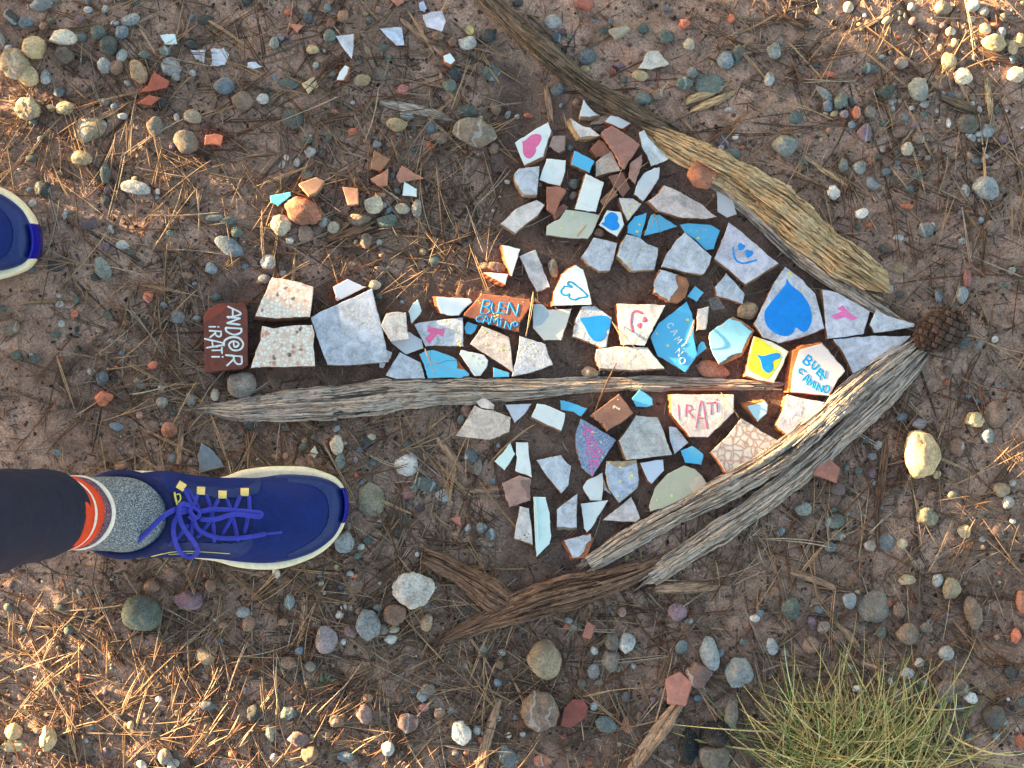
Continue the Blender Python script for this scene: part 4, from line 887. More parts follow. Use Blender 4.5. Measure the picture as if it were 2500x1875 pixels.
def log_mesh(path, seed, flat=0.8, rough=0.10, ragged=(20, 20), M=88, lift=0.0, ridge=9, flake=0.10, bury=0.35, zoff=None):
    """solid limb along a traced centreline (px, py, half width px)"""
    q, s = frame(path); n = len(q)
    tg = np.gradient(q[:, :2], axis=0); tg /= np.linalg.norm(tg, axis=1)[:, None]
    nr = np.stack([tg[:, 1], -tg[:, 0]], axis=1)
    th = np.linspace(0, 2 * math.pi, M, endpoint=False)
    V = []; UV = []
    xy = np.array([W(a, b) for a, b in q[:, :2]])
    g0 = gz(xy[:, 0], xy[:, 1])
    k = 9; g0 = np.convolve(np.pad(g0, k, mode='edge'), np.ones(2 * k + 1) / (2 * k + 1), 'valid')
    hw = np.maximum(q[:, 2], 1.5)
    Wm = float(np.max(hw))
    hw = hw * (1 + 0.10 * np.round(2.2 * vn(s * 30 + seed, s * 0 + .3, seed + 12)) / 2.2 + 0.05 * vn(s * 90, s * 0 + .7, seed + 13))
    for i in range(n):
        r = hw[i] * PXM
        rz = r * flat
        zc = g0[i] + rz * (1 - bury) + lift + (zoff(s[i] / s[-1]) if zoff else 0)
        rn = 1 + rough * (vn(th * ridge / 3 + 40, s[i] * 6 + seed, seed) + 0.35 * vn(th * ridge * 1.7, s[i] * 14 + seed, seed + 1) + 0.15 * vn(th * ridge * 4, s[i] * 60, seed + 2))
        wp = 0.25 * vn(th * 2, s[i] * 25, seed + 20)
        t1 = vn(th * 4.5 + wp + 7, s[i] * 13 + seed, seed + 3); t2 = vn(th * 9 + wp * 2, s[i] * 26, seed + 4)
        rn = rn + flake * (np.floor((t1 + 1) * 2.2) / 2.2 - 1) + 0.32 * flake * (np.floor((t2 + 1) * 2) / 2 - 1)
        rn = rn - 0.30 * (np.abs(vn(th * 2.1 + 11 + wp * .4, s[i] * 3.2, seed + 6)) < 0.055) - 0.14 * (np.abs(vn(th * 5 + 31, s[i] * 6, seed + 7)) < 0.06)
        e0 = math.exp(-(s[i] / PXM) / max(ragged[0], 1) * 1.2); e1 = math.exp(-((s[-1] - s[i]) / PXM) / max(ragged[1], 1) * 1.2)
        sh = (ragged[1] * e1 * vn(th * 6 + 3, seed + .5, seed + 8) * 1.6 - ragged[0] * e0 * vn(th * 6, seed + 9.5, seed + 9) * 1.6)
        py = q[i, 0] + nr[i, 0] * hw[i] * np.cos(th) * rn + tg[i, 0] * sh
        pz = q[i, 1] + nr[i, 1] * hw[i] * np.cos(th) * rn + tg[i, 1] * sh
        z = zc + rz * np.sin(th) * rn
        K = PXM * (CAM_H - zc) / CAM_H
        V.append(np.stack([(py - 1250) * K, (937.5 - pz) * K, z], axis=1))
        UV.append(np.stack([np.full(M, s[i]), th * Wm * PXM], axis=1))
    verts, faces = tube_rings(V)
    return np.array(verts), faces, np.concatenate(UV), (q, s, tg, nr, hw, g0)

def slivers(info, seed, count, w=(1.2, 4.0), L=(40, 160), flat=0.8, lift=0.0, bury=0.35, spread=1.0, lo=0.25, hi=2.9, zoff=None, rise=0.0015):
    """long torn fibres lying along the surface of a limb"""
    q, s, tg, nr, hw, g0 = info
    rng = np.random.default_rng(seed); n = len(q); V, F, UV = [], [], []
    step = s[-1] / PXM / (n - 1)
    for k in range(count):
        ln = rng.uniform(*L); a = rng.uniform(-0.02, 1.0) * (n - 1); m = max(4, int(ln / 12))
        th = rng.uniform(lo, hi); w0 = rng.uniform(*w); hgt = rng.uniform(.25, .7) * w0 * PXM
        dth = rng.normal(0, .12); up = rng.uniform(0, rise)
        b = len(V); u0 = rng.uniform(0, 3); v0 = rng.uniform(0, 1)
        for j in range(m + 1):
            t = j / m; i = a + t * ln / step
            ii = int(min(max(i, 0), n - 1)); ex = (i - ii) * step if i > n - 1 or i < 0 else 0
            ex = max(-25, min(25, ex))
            ta = th + dth * t; c, sn = math.cos(ta) * spread, math.sin(ta)
            r = hw[ii] * PXM; zc = g0[ii] + r * flat * (1 - bury) + lift + (zoff(s[ii] / s[-1]) if zoff else 0)
            tw = w0 * (1 - .45 * abs(2 * t - 1) ** 3) * (0.3 if j in (0, m) else 1) * (1 + .3 * math.sin(k * 1.7 + j * 1.3))
            px = q[ii, 0] + nr[ii, 0] * hw[ii] * c * 1.04 + tg[ii, 0] * ex; py = q[ii, 1] + nr[ii, 1] * hw[ii] * c * 1.04 + tg[ii, 1] * ex
            z = zc + r * flat * sn * 1.05 + up * (2 * t - 1) ** 2
            for (du, dz) in ((-1, -.6), (-.8, .5), (.1, 1.0), (.9, .4), (1, -.6)):
                x, y = W(px + nr[ii, 0] * du * tw, py + nr[ii, 1] * du * tw, z)
                V.append((x, y, z + dz * hgt)); UV.append((u0 + t * ln * PXM, v0 + du * tw * PXM))
        for j in range(m):
            for e in range(4):
                F.append((b + j * 5 + e, b + j * 5 + e + 1, b + (j + 1) * 5 + e + 1, b + (j + 1) * 5 + e))
    return V, F, UV

def dz(pts): return [(a * DISP, b * DISP, c * DISP) for a, b, c in pts]

def limb(root, part, path, seed, mat, n_sliver=0, sl={}, **kw):
    V, F, UV, info = log_mesh(path, seed, **kw)
    o = np.array(root.location)
    mesh(part, V - o, F, mat, root, uv=UV, smooth=False)
    if n_sliver:
        keep = {k: kw[k] for k in ('flat', 'lift', 'bury', 'zoff') if k in kw}
        v, f, u = slivers(info, seed + 50, n_sliver, **{**keep, **sl})
        ob = mesh('torn_fibres', np.array(v) - o, f, mat, root, uv=u, smooth=False)
        kind(ob, 'stuff')

def wood_root(name, px, py, label, cat, group=None):
    x, y = W(px, py)
    return tag(empty(name, (x, y, gzf(x, y))), label, cat, group)

# dark curved branch along the upper wing
r = wood_root('fallen_branch', 1450, 200, 'dark weathered curved branch lying along the upper wing', 'branch')
limb(r, 'limb', [(1168, -40, 24), (1195, 0, 25), (1270, 72, 27), (1335, 128, 27), (1380, 168, 26), (1440, 214, 24), (1495, 246, 25), (1550, 278, 26), (1600, 300, 19), (1645, 318, 8)], 3, M_WOOD_DARK, 22,
     dict(w=(.8, 2.2), L=(40, 200)), flat=0.85, rough=0.07, flake=0.05, ragged=(5, 26))
# tan rotten log
r = wood_root('rotten_log', 1850, 520, 'tan rotten splintered log forming the upper arm of the arrow', 'log')
limb(r, 'heartwood', dz([(1398, 282, 11), (1428, 298, 25), (1500, 337, 35), (1590, 387, 39), (1680, 448, 43), (1750, 505, 43), (1815, 556, 39), (1866, 590, 31)]), 8, M_WOOD_TAN, 60,
     dict(w=(1.0, 4.2), L=(50, 220), lo=.3, hi=2.85), flat=0.7, rough=0.10, flake=0.17, ragged=(34, 70), ridge=7)
limb(r, 'grey_edge', dz([(1435, 318, 5), (1520, 378, 13), (1610, 448, 14), (1700, 532, 15), (1780, 592, 17), (1860, 645, 15), (1925, 685, 11), (1985, 716, 3)]), 11, M_WOOD_GREY, 26,
     dict(w=(.9, 2.4), L=(50, 200)), flat=0.9, rough=0.10, flake=0.1, ragged=(10, 30))
# grey plank under the shaft
r = wood_root('weathered_plank', 1100, 955, 'long grey worm-eaten plank lying under the arrow shaft', 'plank')
limb(r, 'plank', dz([(424, 884, 5), (465, 884, 13), (505, 886, 22), (600, 878, 32), (750, 865, 34), (860, 852, 34), (1000, 845, 26), (1150, 841, 22), (1250, 832, 17), (1400, 828, 16), (1540, 830, 13), (1668, 833, 9)]), 15, M_WOOD_GREY, 55,
     dict(w=(.9, 3.4), L=(60, 260), rise=.0008), flat=0.5, rough=0.06, flake=0.10, ragged=(30, 40), ridge=8, bury=.2)
# split grey log
r = wood_root('split_log', 1900, 1120, 'grey split log with two splintered arms under the arrow tip', 'log')
limb(r, 'upper_arm', dz([(1980, 744, 21), (1900, 800, 27), (1820, 868, 27), (1740, 940, 27), (1670, 995, 27), (1560, 1058, 27), (1440, 1122, 24), (1350, 1172, 24), (1292, 1208, 19)]), 21, M_WOOD_GREY, 65,
     dict(w=(1.2, 4.2), L=(80, 320), rise=.002), flat=0.85, rough=0.09, flake=0.13, ragged=(26, 60), ridge=7)
limb(r, 'lower_arm', dz([(1998, 764, 14), (1930, 838, 22), (1850, 912, 25), (1770, 985, 25), (1690, 1052, 24), (1600, 1118, 23), (1500, 1184, 23), (1424, 1236, 19)]), 24, M_WOOD_GREY, 60,
     dict(w=(1.2, 4.0), L=(80, 320), rise=.002), flat=0.75, rough=0.09, flake=0.13, ragged=(26, 60), ridge=7)
# forked brown branch
r = wood_root('forked_branch', 1300, 1430, 'thick brown forked branch lying below the lower wing', 'branch')
limb(r, 'limb', dz([(930, 1398, 4), (980, 1372, 14), (1050, 1340, 25), (1130, 1308, 38), (1200, 1285, 37), (1290, 1262, 33), (1370, 1236, 25), (1425, 1212, 12)]), 31, M_WOOD_BROWN, 20,
     dict(w=(.8, 2.2), L=(40, 160)), flat=0.75, rough=0.09, flake=0.07, ragged=(24, 20))
limb(r, 'fork', dz([(922, 1205, 18), (960, 1222, 24), (1020, 1256, 26), (1070, 1290, 32), (1120, 1318, 26)]), 34, M_WOOD_BROWN, 10,
     dict(w=(.8, 2.0), L=(30, 100)), flat=0.75, rough=0.08, flake=0.05, ragged=(10, 5))

# short sticks and wood bits: (points with half width in displayed px, material, label)
STICKS = [
 ([(1398, 1272, 5), (1440, 1270, 12), (1500, 1268, 12), (1572, 1266, 5)], M_STICK, 'pale flaking stick touching the forked branch'),
 ([(1913, 938, 4), (1910, 985, 9), (1903, 1050, 10), (1896, 1110, 6), (1898, 1190, 4)], M_WOOD_BROWN, 'thin dark stick beside the split log and yellow stone'),
 ([(1476, 1508, 10), (1430, 1572, 17), (1390, 1625, 15), (1355, 1680, 13)], M_STICK, 'tapering stick resting on the salmon hexagonal brick'),
 ([(1078, 1512, 8), (1064, 1560, 11), (1050, 1610, 11), (1036, 1680, 12)], M_STICK, 'straight stick standing out below the round beige stone'),
 ([(822, 222, 5), (870, 232, 10), (930, 245, 10), (990, 262, 3)], M_WOOD_GREY, 'grey splintered stick just above the large oval stone'),
 ([(1738, 338, 4), (1780, 368, 5), (1820, 392, 6), (1852, 410, 4)], M_WOOD_TAN, 'straw-yellow stick on bare soil beside the tan log'),
 ([(712, 518, 9), (750, 505, 13), (800, 487, 11)], M_WOOD_BROWN, 'short brown bark stick in the small rubble heap'),
 ([(386, 1000, 7), (388, 965, 8), (391, 928, 6)], M_STICK, 'short upright stick left of the plank end'),
 ([(1005, 1060, 5), (1040, 1058, 7), (1080, 1055, 6)], M_STICK, 'small pale stick beside the pale pink brick'),
 ([(945, 948, 6), (968, 975, 8), (990, 1005, 6)], M_STICK, 'short grey stick leading away from the cream fan'),
 ([(1705, 1236, 5), (1750, 1248, 9), (1800, 1268, 8)], M_STICK, 'pale wood piece on the soil right of the forked branch'),
 ([(1806, 1346, 6), (1830, 1370, 8), (1872, 1418, 4)], M_STICK, 'tapered grey stick above the grass tuft'),
 ([(1820, 1412, 5), (1860, 1432, 7), (1912, 1448, 5)], M_STICK, 'short brown-grey stick just above the grass tuft'),
 ([(650, 1380, 6), (655, 1340, 8), (658, 1292, 7)], M_STICK, 'weathered upright stick below the blue shoe toe'),
 ([(2115, 108, 9), (2150, 122, 10), (2200, 135, 8)], M_WOOD_BROWN, 'dark stick with a blue pebble at its end'),
 ([(2130, 170, 5), (2135, 205, 8), (2140, 245, 7)], M_WOOD_TAN, 'sunlit tan stick among the bright pebbles'),
 ([(2030, 210, 8), (2070, 225, 13), (2110, 242, 7)], M_WOOD_DARK, 'dark flat wood chip between pebbles at the bright patch'),
 ([(775, 88, 5), (792, 110, 6), (806, 145, 3)], M_STICK, 'small stick leaning over the pointed white shard'),
 ([(865, 40, 4), (890, 62, 6), (958, 118, 6)], M_STICK, 'thin bent stick beside the notched bluish shard'),
 ([(952, 160, 4), (965, 190, 6), (985, 222, 4)], M_STICK, 'short twig pointing at the grey splintered stick'),
 ([(984, 180, 3), (1000, 205, 6), (1008, 220, 4)], M_STICK, 'twin short twig lying beside its neighbour twig'),
 ([(1180, 190, 5), (1186, 220, 7), (1190, 258, 5)], M_STICK, 'short grey twig hanging above the pink heart tile'),
 ([(1275, 268, 3), (1300, 258, 7), (1334, 246, 5)], M_WOOD_GREY, 'grey wood sliver wedged between two white shards'),
 ([(1480, 225, 5), (1500, 212, 9), (1560, 190, 6)], M_WOOD_TAN, 'torn pale wood splinter lying beyond the dark branch'),
 ([(1495, 240, 4), (1530, 225, 10), (1585, 200, 5)], M_WOOD_TAN, 'second torn wood splinter under the paler one'),
 ([(1450, 222, 3), (1470, 250, 5), (1510, 300, 3)], M_STICK, 'slim forked twig across the end of dark branch'),
 ([(1840, 70, 3), (1900, 40, 5), (1945, 5, 3)], M_STICK, 'long thin twig leading into the bright patch'),
 ([(1675, 22, 4), (1710, 45, 6), (1735, 58, 5)], M_WOOD_BROWN, 'short brown twig left of the bright patch'),
 ([(2002, 1418, 2), (2030, 1500, 4), (2056, 1600, 4), (2080, 1670, 3)], M_STICK, 'long crooked twig right of the grass tuft'),
 ([(2040, 1560, 4), (2038, 1600, 7), (2036, 1650, 6)], M_STICK, 'stubby stick standing beside the crooked twig'),
 ([(1280, 1210, 6), (1310, 1180, 10), (1340, 1150, 8)], M_WOOD_BROWN, 'brown broken stub under the split log end'),
]
for k, (pts, mt, lab) in enumerate(STICKS):
    mid = pts[len(pts) // 2]
    r = wood_root('stick', mid[0] * DISP, mid[1] * DISP, lab, 'stick', 'sticks and twigs on the soil')
    limb(r, 'wood', dz(pts), 60 + k * 5, mt, 7, dict(w=(.5, 1.4), L=(25, 80)), M=20, flat=.7, rough=.12, flake=.1, ragged=(8, 8), bury=.15)

# ================================================================== STONES
def ico(sub):
    bm = bmesh.new(); bmesh.ops.create_icosphere(bm, subdivisions=sub, radius=1.0)
    v = np.array([x.co[:] for x in bm.verts]); f = [tuple(x.index for x in q.verts) for q in bm.faces]; bm.free()
    return v, f
ICO4, ICO3, ICO2, ICO1 = ico(4), ico(3), ico(2), ico(1)

def rock_verts(base, seed, angular):
    rng = np.random.default_rng(seed); v = base
    k = 9 if angular else 16
    nrm = rng.normal(0, 1, (k, 3)); nrm /= np.linalg.norm(nrm, axis=1)[:, None]
    d = rng.uniform(.72, 1.0, k) if angular else rng.uniform(.86, 1.04, k)
    dots = v @ nrm.T
    r = np.where(dots > 0.05, d[None] / np.maximum(dots, 0.05), 9.0)
    p = 26 if angular else 12
    rad = (np.sum(r ** -p, axis=1) + 1.08 ** -p) ** (-1 / p)
    q = v * rad[:, None]
    bump = vn(v[:, 0] * 2.3 + seed, v[:, 1] * 2.3 + v[:, 2] * 1.7, seed) * .07 + vn(v[:, 0] * 5 + v[:, 2] * 4, v[:, 1] * 5 - v[:, 2] * 3, seed + 1) * (.06 if angular else .03) + vn(v[:, 0] * 12 + v[:, 2] * 9, v[:, 1] * 12 - v[:, 2] * 8, seed + 2) * (.03 if angular else .012)
    q = q * (1 + bump)[:, None]
    q[:, 0] /= np.abs(q[:, 0]).max(); q[:, 1] /= np.abs(q[:, 1]).max(); q[:, 2] /= np.abs(q[:, 2]).max()
    return q

ROCKS = {}
def rock_mesh(kind_, i, big):
    key = (kind_, i, big)
    if key not in ROCKS:
        b = ICO4 if big else ICO3
        v = rock_verts(b[0], 100 + i * 7 + (50 if kind_ == 'a' else 0), kind_ == 'a')
        m = bpy.data.meshes.new('stone'); m.from_pydata([tuple(x) for x in v], [], b[1])
        m.polygons.foreach_set('use_smooth', np.ones(len(m.polygons), dtype=bool)); m.materials.append(M_STONE)
        ROCKS[key] = m
    return ROCKS[key]

SCOL = {'W': (214, 220, 220), 'P': (162, 172, 176), 'G': (118, 116, 110), 'B': (112, 132, 148), 'T': (94, 110, 108), 'D': (64, 70, 72), 'Y': (182, 170, 138), 'N': (134, 114, 100), 'R': (196, 122, 98), 'V': (128, 112, 128), 'K': (34, 34, 36)}
SNAME = {'W': 'white', 'P': 'pale grey', 'G': 'grey', 'B': 'blue-grey', 'T': 'grey-green', 'D': 'dark grey', 'Y': 'yellowish', 'N': 'brown', 'R': 'salmon-red', 'V': 'purplish', 'K': 'black charred'}
# x y w h colours(a = angular, f = flat) angle   -- in the coordinates of the zoom named first
STONES = {
 (0, 0, 3.5296): """90 160 110 150 Da 20|220 195 130 90 Ba|380 230 80 80 N|350 40 190 110 TPf|490 5 130 50 Gf|690 165 100 60 V|760 85 85 65 P|908 82 65 75 P|1130 170 160 90 BP 15|990 200 90 60 P 10|1055 280 110 110 B
540 330 240 130 WYa 5|300 415 200 190 Ya|130 545 230 260 GYa|245 655 180 160 Y -40|395 670 80 120 P|945 400 160 170 TDa|850 280 140 120 T|710 320 90 80 T|900 563 125 130 P|1010 580 110 120 N|1050 480 80 110 P -30|560 470 150 150 NDa
1190 630 140 210 YNa 20|1470 570 180 150 Pf|1515 660 80 80 P|1605 310 70 65 N|1645 385 115 70 Da|1660 630 60 65 P|1925 745 170 140 B|2080 870 180 150 NG|1660 1005 140 110 PY -15|1525 1010 60 70 P|1610 1225 215 185 G -30
990 920 80 70 B|1100 715 75 50 P|245 935 200 190 GYa|565 930 150 110 Y|440 930 90 70 Ya|285 1055 75 75 T|770 1110 280 190 YGf 15|1060 1000 90 60 P|1330 1090 140 160 G|705 1365 160 120 Y|270 1365 110 60 T|905 1490 90 160 T
375 1610 120 90 D|255 1640 50 50 B|515 1495 60 60 Y|350 1195 50 60 B|900 880 100 70 G|515 800 100 80 BDa|1400 880 90 85 D|15 340 50 150 P|75 415 70 60 P|1240 470 100 70 T|1420 440 100 80 T|445 180 70 60 T|2110 20 120 70 D|1760 170 110 90 D""",
 (600, 0, 3.5296): """370 105 85 65 R|530 155 85 95 BD|705 70 70 75 B|720 305 110 100 T|735 200 80 90 RDa|245 370 90 100 PT|305 330 60 45 B|575 425 110 70 Y|650 250 70 60 N|605 565 60 65 P|360 720 165 90 Tf|1005 690 140 100 Y|1150 640 130 110 NDf|970 540 70 50 Ta|1185 410 90 60 T|1228 505 70 80 T|1065 175 70 60 T|1140 85 55 65 N
1360 775 120 90 VR|1760 735 120 100 T|1640 530 80 70 N|1910 370 150 110 PWa|2095 315 110 130 D|2110 620 150 140 Tf|1945 495 50 70 D|1650 310 100 80 N|1780 360 80 80 N|1910 962 160 110 TD|1980 1140 355 230 G -12|1670 1185 160 100 NG -15|2135 1275 90 90 N|1305 1080 185 115 Ya|1400 995 120 70 P|1045 1215 75 65 N|1125 1245 80 80 BPa|930 1135 110 65 R
555 1310 100 100 Pa|440 1400 60 80 P|350 1355 50 60 W|525 1510 100 90 T|1265 1510 50 65 B|1305 1640 80 60 T|1590 1100 80 100 B|1640 1105 50 60 B|1450 1095 50 60 T|1450 1285 60 50 T|1590 1255 80 70 R|410 1020 190 160 TDf|315 1420 60 80 P|755 640 70 60 T|840 140 90 100 N|800 255 55 60 N|530 1215 90 60 T|1790 650 120 130 Df|240 665 40 40 B|185 780 80 50 D|150 850 110 90 P""",
 (1200, 0, 3.5296): """225 25 100 70 D|560 315 90 100 BDf|525 185 150 120 Pf|670 310 50 60 T|820 485 155 130 BD|1100 565 110 55 V|965 265 90 80 T|1305 240 100 85 Ta|1505 310 120 110 Ta|1705 380 105 105 YP|1285 650 140 90 Y|1725 625 90 95 GB|1660 715 145 110 Ta|2020 515 145 150 B|2130 445 95 150 Ta|1880 730 230 180 Tf|1300 850 160 100 T|1435 815 90 90 GN|735 880 75 85 N|575 765 120 90 DB 30|600 910 40 45 B|455 955 60 50 N
140 990 50 80 PT|220 1005 45 50 P|315 995 90 50 R|1510 80 60 50 B|2065 160 70 80 Ra|1665 205 100 80 Ra|1985 1215 120 110 VDf|1980 1275 70 50 P|2065 1330 160 100 Tf|2105 1180 70 45 W|2045 945 80 50 P|20 620 80 110 T|10 300 50 120 D|30 930 90 120 N|680 1275 75 60 T|925 1120 80 70 D|710 1580 90 95 Ta|415 1588 45 50 P|135 1568 55 40 P|1020 190 40 40 B|880 180 60 30 B|1140 690 60 60 T|705 1690 70 80 G
1830 1500 260 260 NRa""",
 (1875, 0, 3.5296): """50 440 110 130 TPa|100 360 60 60 B|10 680 90 110 P|430 95 60 60 Y|690 60 90 90 YP|1235 60 75 80 P|1505 65 150 110 YG|1770 50 110 100 P|1860 100 90 80 P|1020 175 100 60 Y|1180 135 40 60 T|1250 185 80 80 V|830 130 40 40 W|1870 250 95 90 Y|1955 215 75 50 Ra|2010 280 80 90 WBa|1940 370 200 140 Y|2175 345 130 110 Y|2110 400 90 130 Ya|2140 640 150 130 YW|2095 515 75 80 B
2025 150 80 80 G|1150 540 110 100 NPa|870 590 150 80 T|980 490 60 40 P|400 565 80 40 BD|530 640 110 50 R|1020 785 150 120 TDa|1300 770 150 190 PT 30|1680 660 140 140 WY|1560 530 120 160 Y 20|1490 420 60 80 N|1610 370 70 90 Y|1560 270 60 90 Y|480 800 170 70 TP -40|630 875 110 140 Ta|515 915 80 95 B|497 980 55 40 P|575 980 85 55 Y|655 985 80 80 VPa|755 970 80 105 Ra|880 965 100 105 G|720 880 60 110 TD
235 1010 125 110 Tf|155 1250 215 190 PTa|830 1145 120 140 V|910 1090 70 110 Nf|1000 1060 90 70 Ta|1140 1130 150 100 Nf|1295 1190 105 95 NG|1195 1280 110 110 YP|1715 1065 190 150 GD|1890 1130 105 110 PB|1815 1155 80 60 P|1725 1165 50 50 W|1340 985 65 60 T|1260 1075 75 75 V|1180 1020 60 70 B|1555 1065 45 80 W|1730 1340 100 70 N|1795 1385 90 55 TB|1855 1270 110 70 Ka|1100 1300 50 60 T|945 1355 75 50 T
650 1430 80 120 PTa|785 1445 110 110 TP|895 1585 90 120 BP 40|1285 1510 90 80 T|1375 1360 60 50 P|525 1125 70 60 N|720 1075 70 70 B|1705 1630 70 90 P|1880 1505 110 60 G|2020 1200 90 80 V|1350 900 90 70 P|1820 945 50 60 P|1970 945 50 100 T|905 790 40 70 B""",
 (0, 400, 2.0256): """145 130 26 28 B|212 125 72 80 D|670 118 135 65 WP -8|780 137 28 32 W|323 248 28 60 P|437 292 90 70 VD|523 178 50 60 D|548 325 30 50 P|523 410 40 45 V|608 402 60 45 P|648 435 52 36 T|508 515 75 115 TP 30|698 495 34 28 T|843 342 40 34 T|1060 265 100 34 PT|1122 283 80 40 T|1172 338 52 52 T|1137 410 150 80 B -30|893 436 34 20 B|1043 520 60 60 BPa|925 550 60 38 N|1063 660 62 40 T|960 592 28 20 P
733 655 55 65 Ra|808 697 38 34 B|880 760 65 60 BG|975 765 50 36 PT|370 742 38 46 Ra|305 790 38 40 WB|280 845 48 32 T|378 677 32 38 T|292 652 28 26 P|530 745 48 44 GD|623 785 36 36 N|45 810 110 75 NG|15 715 36 36 T|80 940 46 30 T|600 937 24 28 B|285 500 90 60 Df|470 560 44 40 D""",
 (600, 330, 2.0256): """288 373 180 130 NRa -20|175 440 95 105 YPa|293 485 70 85 NG|437 457 60 60 YP|385 428 50 54 PT|563 413 110 64 GNa|633 343 90 85 YPa|847 360 52 85 PG|773 362 75 50 PY|700 425 100 64 Ta|495 448 46 36 Y|597 525 60 75 NGa|660 528 36 34 P|217 522 42 38 W|113 625 78 72 WP|182 683 40 34 P|93 710 60 45 BP|63 728 34 26 N|637 740 60 46 WY|658 797 40 32 T|773 827 28 24 B
875 578 40 44 YN|932 620 60 44 T|675 590 34 34 N|708 373 28 40 B|670 290 60 34 RYa|377 342 36 28 N|545 530 26 32 Y|563 500 30 30 N|665 660 70 22 G|1195 655 86 46 Na""",
 (1875, 400, 2.0256): """1075 122 125 105 BPa|975 133 44 60 P|325 140 60 70 Wa|465 245 64 44 W|782 325 70 70 TB|815 297 24 24 P|1095 305 58 54 NG|952 242 28 32 B|1055 280 36 36 B|660 515 65 74 NYf|645 365 60 34 P|597 618 46 44 P|842 650 40 66 B|960 650 56 84 PBa|985 565 42 80 RV|1205 530 44 40 P|1160 597 38 36 T|970 860 60 110 Tf|1120 868 38 34 W|910 705 36 40 T|685 208 68 28 R|700 125 40 46 T|570 420 40 40 TD|960 382 46 32 P""",
 (1875, 870, 2.0256): """755 480 175 220 Y 8|748 335 70 54 VPa|485 410 50 48 TD|545 440 46 48 P|515 495 48 40 PBa|325 468 56 70 Da|345 655 70 64 VD|515 577 44 48 V|450 565 50 46 T|523 622 30 38 P|385 552 34 40 T|660 298 60 40 B|175 755 80 60 TPa|335 815 104 64 T|345 885 70 50 G|305 940 62 50 TBa|65 865 36 50 BT|322 758 36 26 T|390 778 30 28 TP|1020 315 90 75 Ya|1125 285 110 130 Nf|935 450 70 85 Na|1085 395 60 70 BP|1155 658 80 70 YGa|1210 627 36 36 P
785 795 100 90 TYa|910 683 54 44 YP|970 865 60 60 Ya|1060 905 36 30 P|1210 815 32 30 W|505 935 60 50 PN|585 920 70 80 GBf|665 925 50 50 Y|1035 220 30 30 B|990 197 26 24 B|1000 143 24 20 B|645 660 34 20 B|1185 720 60 60 P|835 585 46 46 Y|560 745 30 30 B""",
 (0, 1405, 2.0256): """702 187 172 170 T|938 120 145 90 V -8|750 55 72 60 N|40 158 44 46 T|297 160 62 34 T|445 200 52 36 Bf|342 268 50 54 Ta|1205 182 66 54 PB|1020 395 100 90 GYf|1102 243 44 38 N|268 343 28 34 N|290 354 30 28 N|1025 640 90 50 DB|978 707 44 32 T|70 770 80 80 Ya|240 810 80 120 Ya|70 840 140 60 Yf|815 895 70 70 GP|855 930 60 50 P|700 935 60 40 W|580 695 36 50 WY|648 740 44 44 Y|785 610 34 34 W|875 680 30 32 Y|455 750 24 28 B|1150 880 50 40 Ra|1040 50 54 60 N|1230 235 60 80 N|340 560 30 40 Y|395 500 34 50 Ra|1255 680 60 80 D""",
 (625, 1405, 2.0256): """785 75 205 165 PWa|345 315 105 130 VP|557 240 112 145 BPa|470 272 62 72 NV|690 195 116 100 Na|167 128 48 76 BT|435 157 34 42 Wa|415 195 46 46 Wa|467 160 26 28 Y|507 175 36 40 N|400 130 40 36 NT|432 328 28 36 W|215 372 42 46 B|135 230 50 44 N|845 232 62 80 NY|668 315 64 48 Pa|685 267 60 36 PY|843 150 36 28 B|320 37 34 30 W|337 86 22 22 W|605 160 60 40 T|160 430 80 60 Na|270 450 56 50 G|260 535 46 44 G|535 685 80 90 NVa|555 600 52 52 N
755 730 110 90 NVa|825 595 58 56 PBa|850 565 70 60 G|828 652 56 44 VR|910 680 54 50 N|1015 775 90 120 Wa|655 855 62 68 BP|160 683 80 66 Ta|210 810 110 70 NVa|70 775 50 90 PYa|445 895 80 54 B|1240 895 90 110 BTf|1092 765 42 50 P|1250 790 30 36 W|1215 380 44 40 P|1195 527 44 50 B|1125 365 46 60 T|1205 440 50 50 N|780 570 34 30 B|270 880 80 80 N|400 720 66 60 N|1040 870 30 30 R|890 870 40 30 N|630 265 56 50 G""",
 (1250, 1405, 2.0256): """155 418 160 185 YG|140 665 175 190 NGa|570 335 80 95 Pa|500 330 74 90 Ga|490 420 90 110 Ga|630 110 60 72 G|820 178 90 85 Va|838 352 64 68 TB|980 385 92 155 PB 12|925 490 125 125 VNa|1125 485 130 140 BPa|1030 385 40 50 B|400 475 62 76 GB|345 530 46 50 T|405 645 42 44 PB|463 735 110 74 TB|560 600 40 60 BD|630 697 36 56 N|1085 690 64 185 Ga|1010 780 150 130 Ka|870 850 90 170 Ka|1000 895 150 120 Ga
280 222 44 38 PT|545 180 44 54 WRa|1200 210 54 40 W|1228 188 50 36 B|1140 328 30 46 T|685 545 60 40 N|525 460 40 44 G|130 75 80 36 PY|430 530 50 34 G|875 225 44 34 P|570 740 60 80 NRf|150 915 80 60 NRf|900 895 40 50 T|1255 350 20 60 BP|310 255 70 40 G|780 920 50 30 G""",
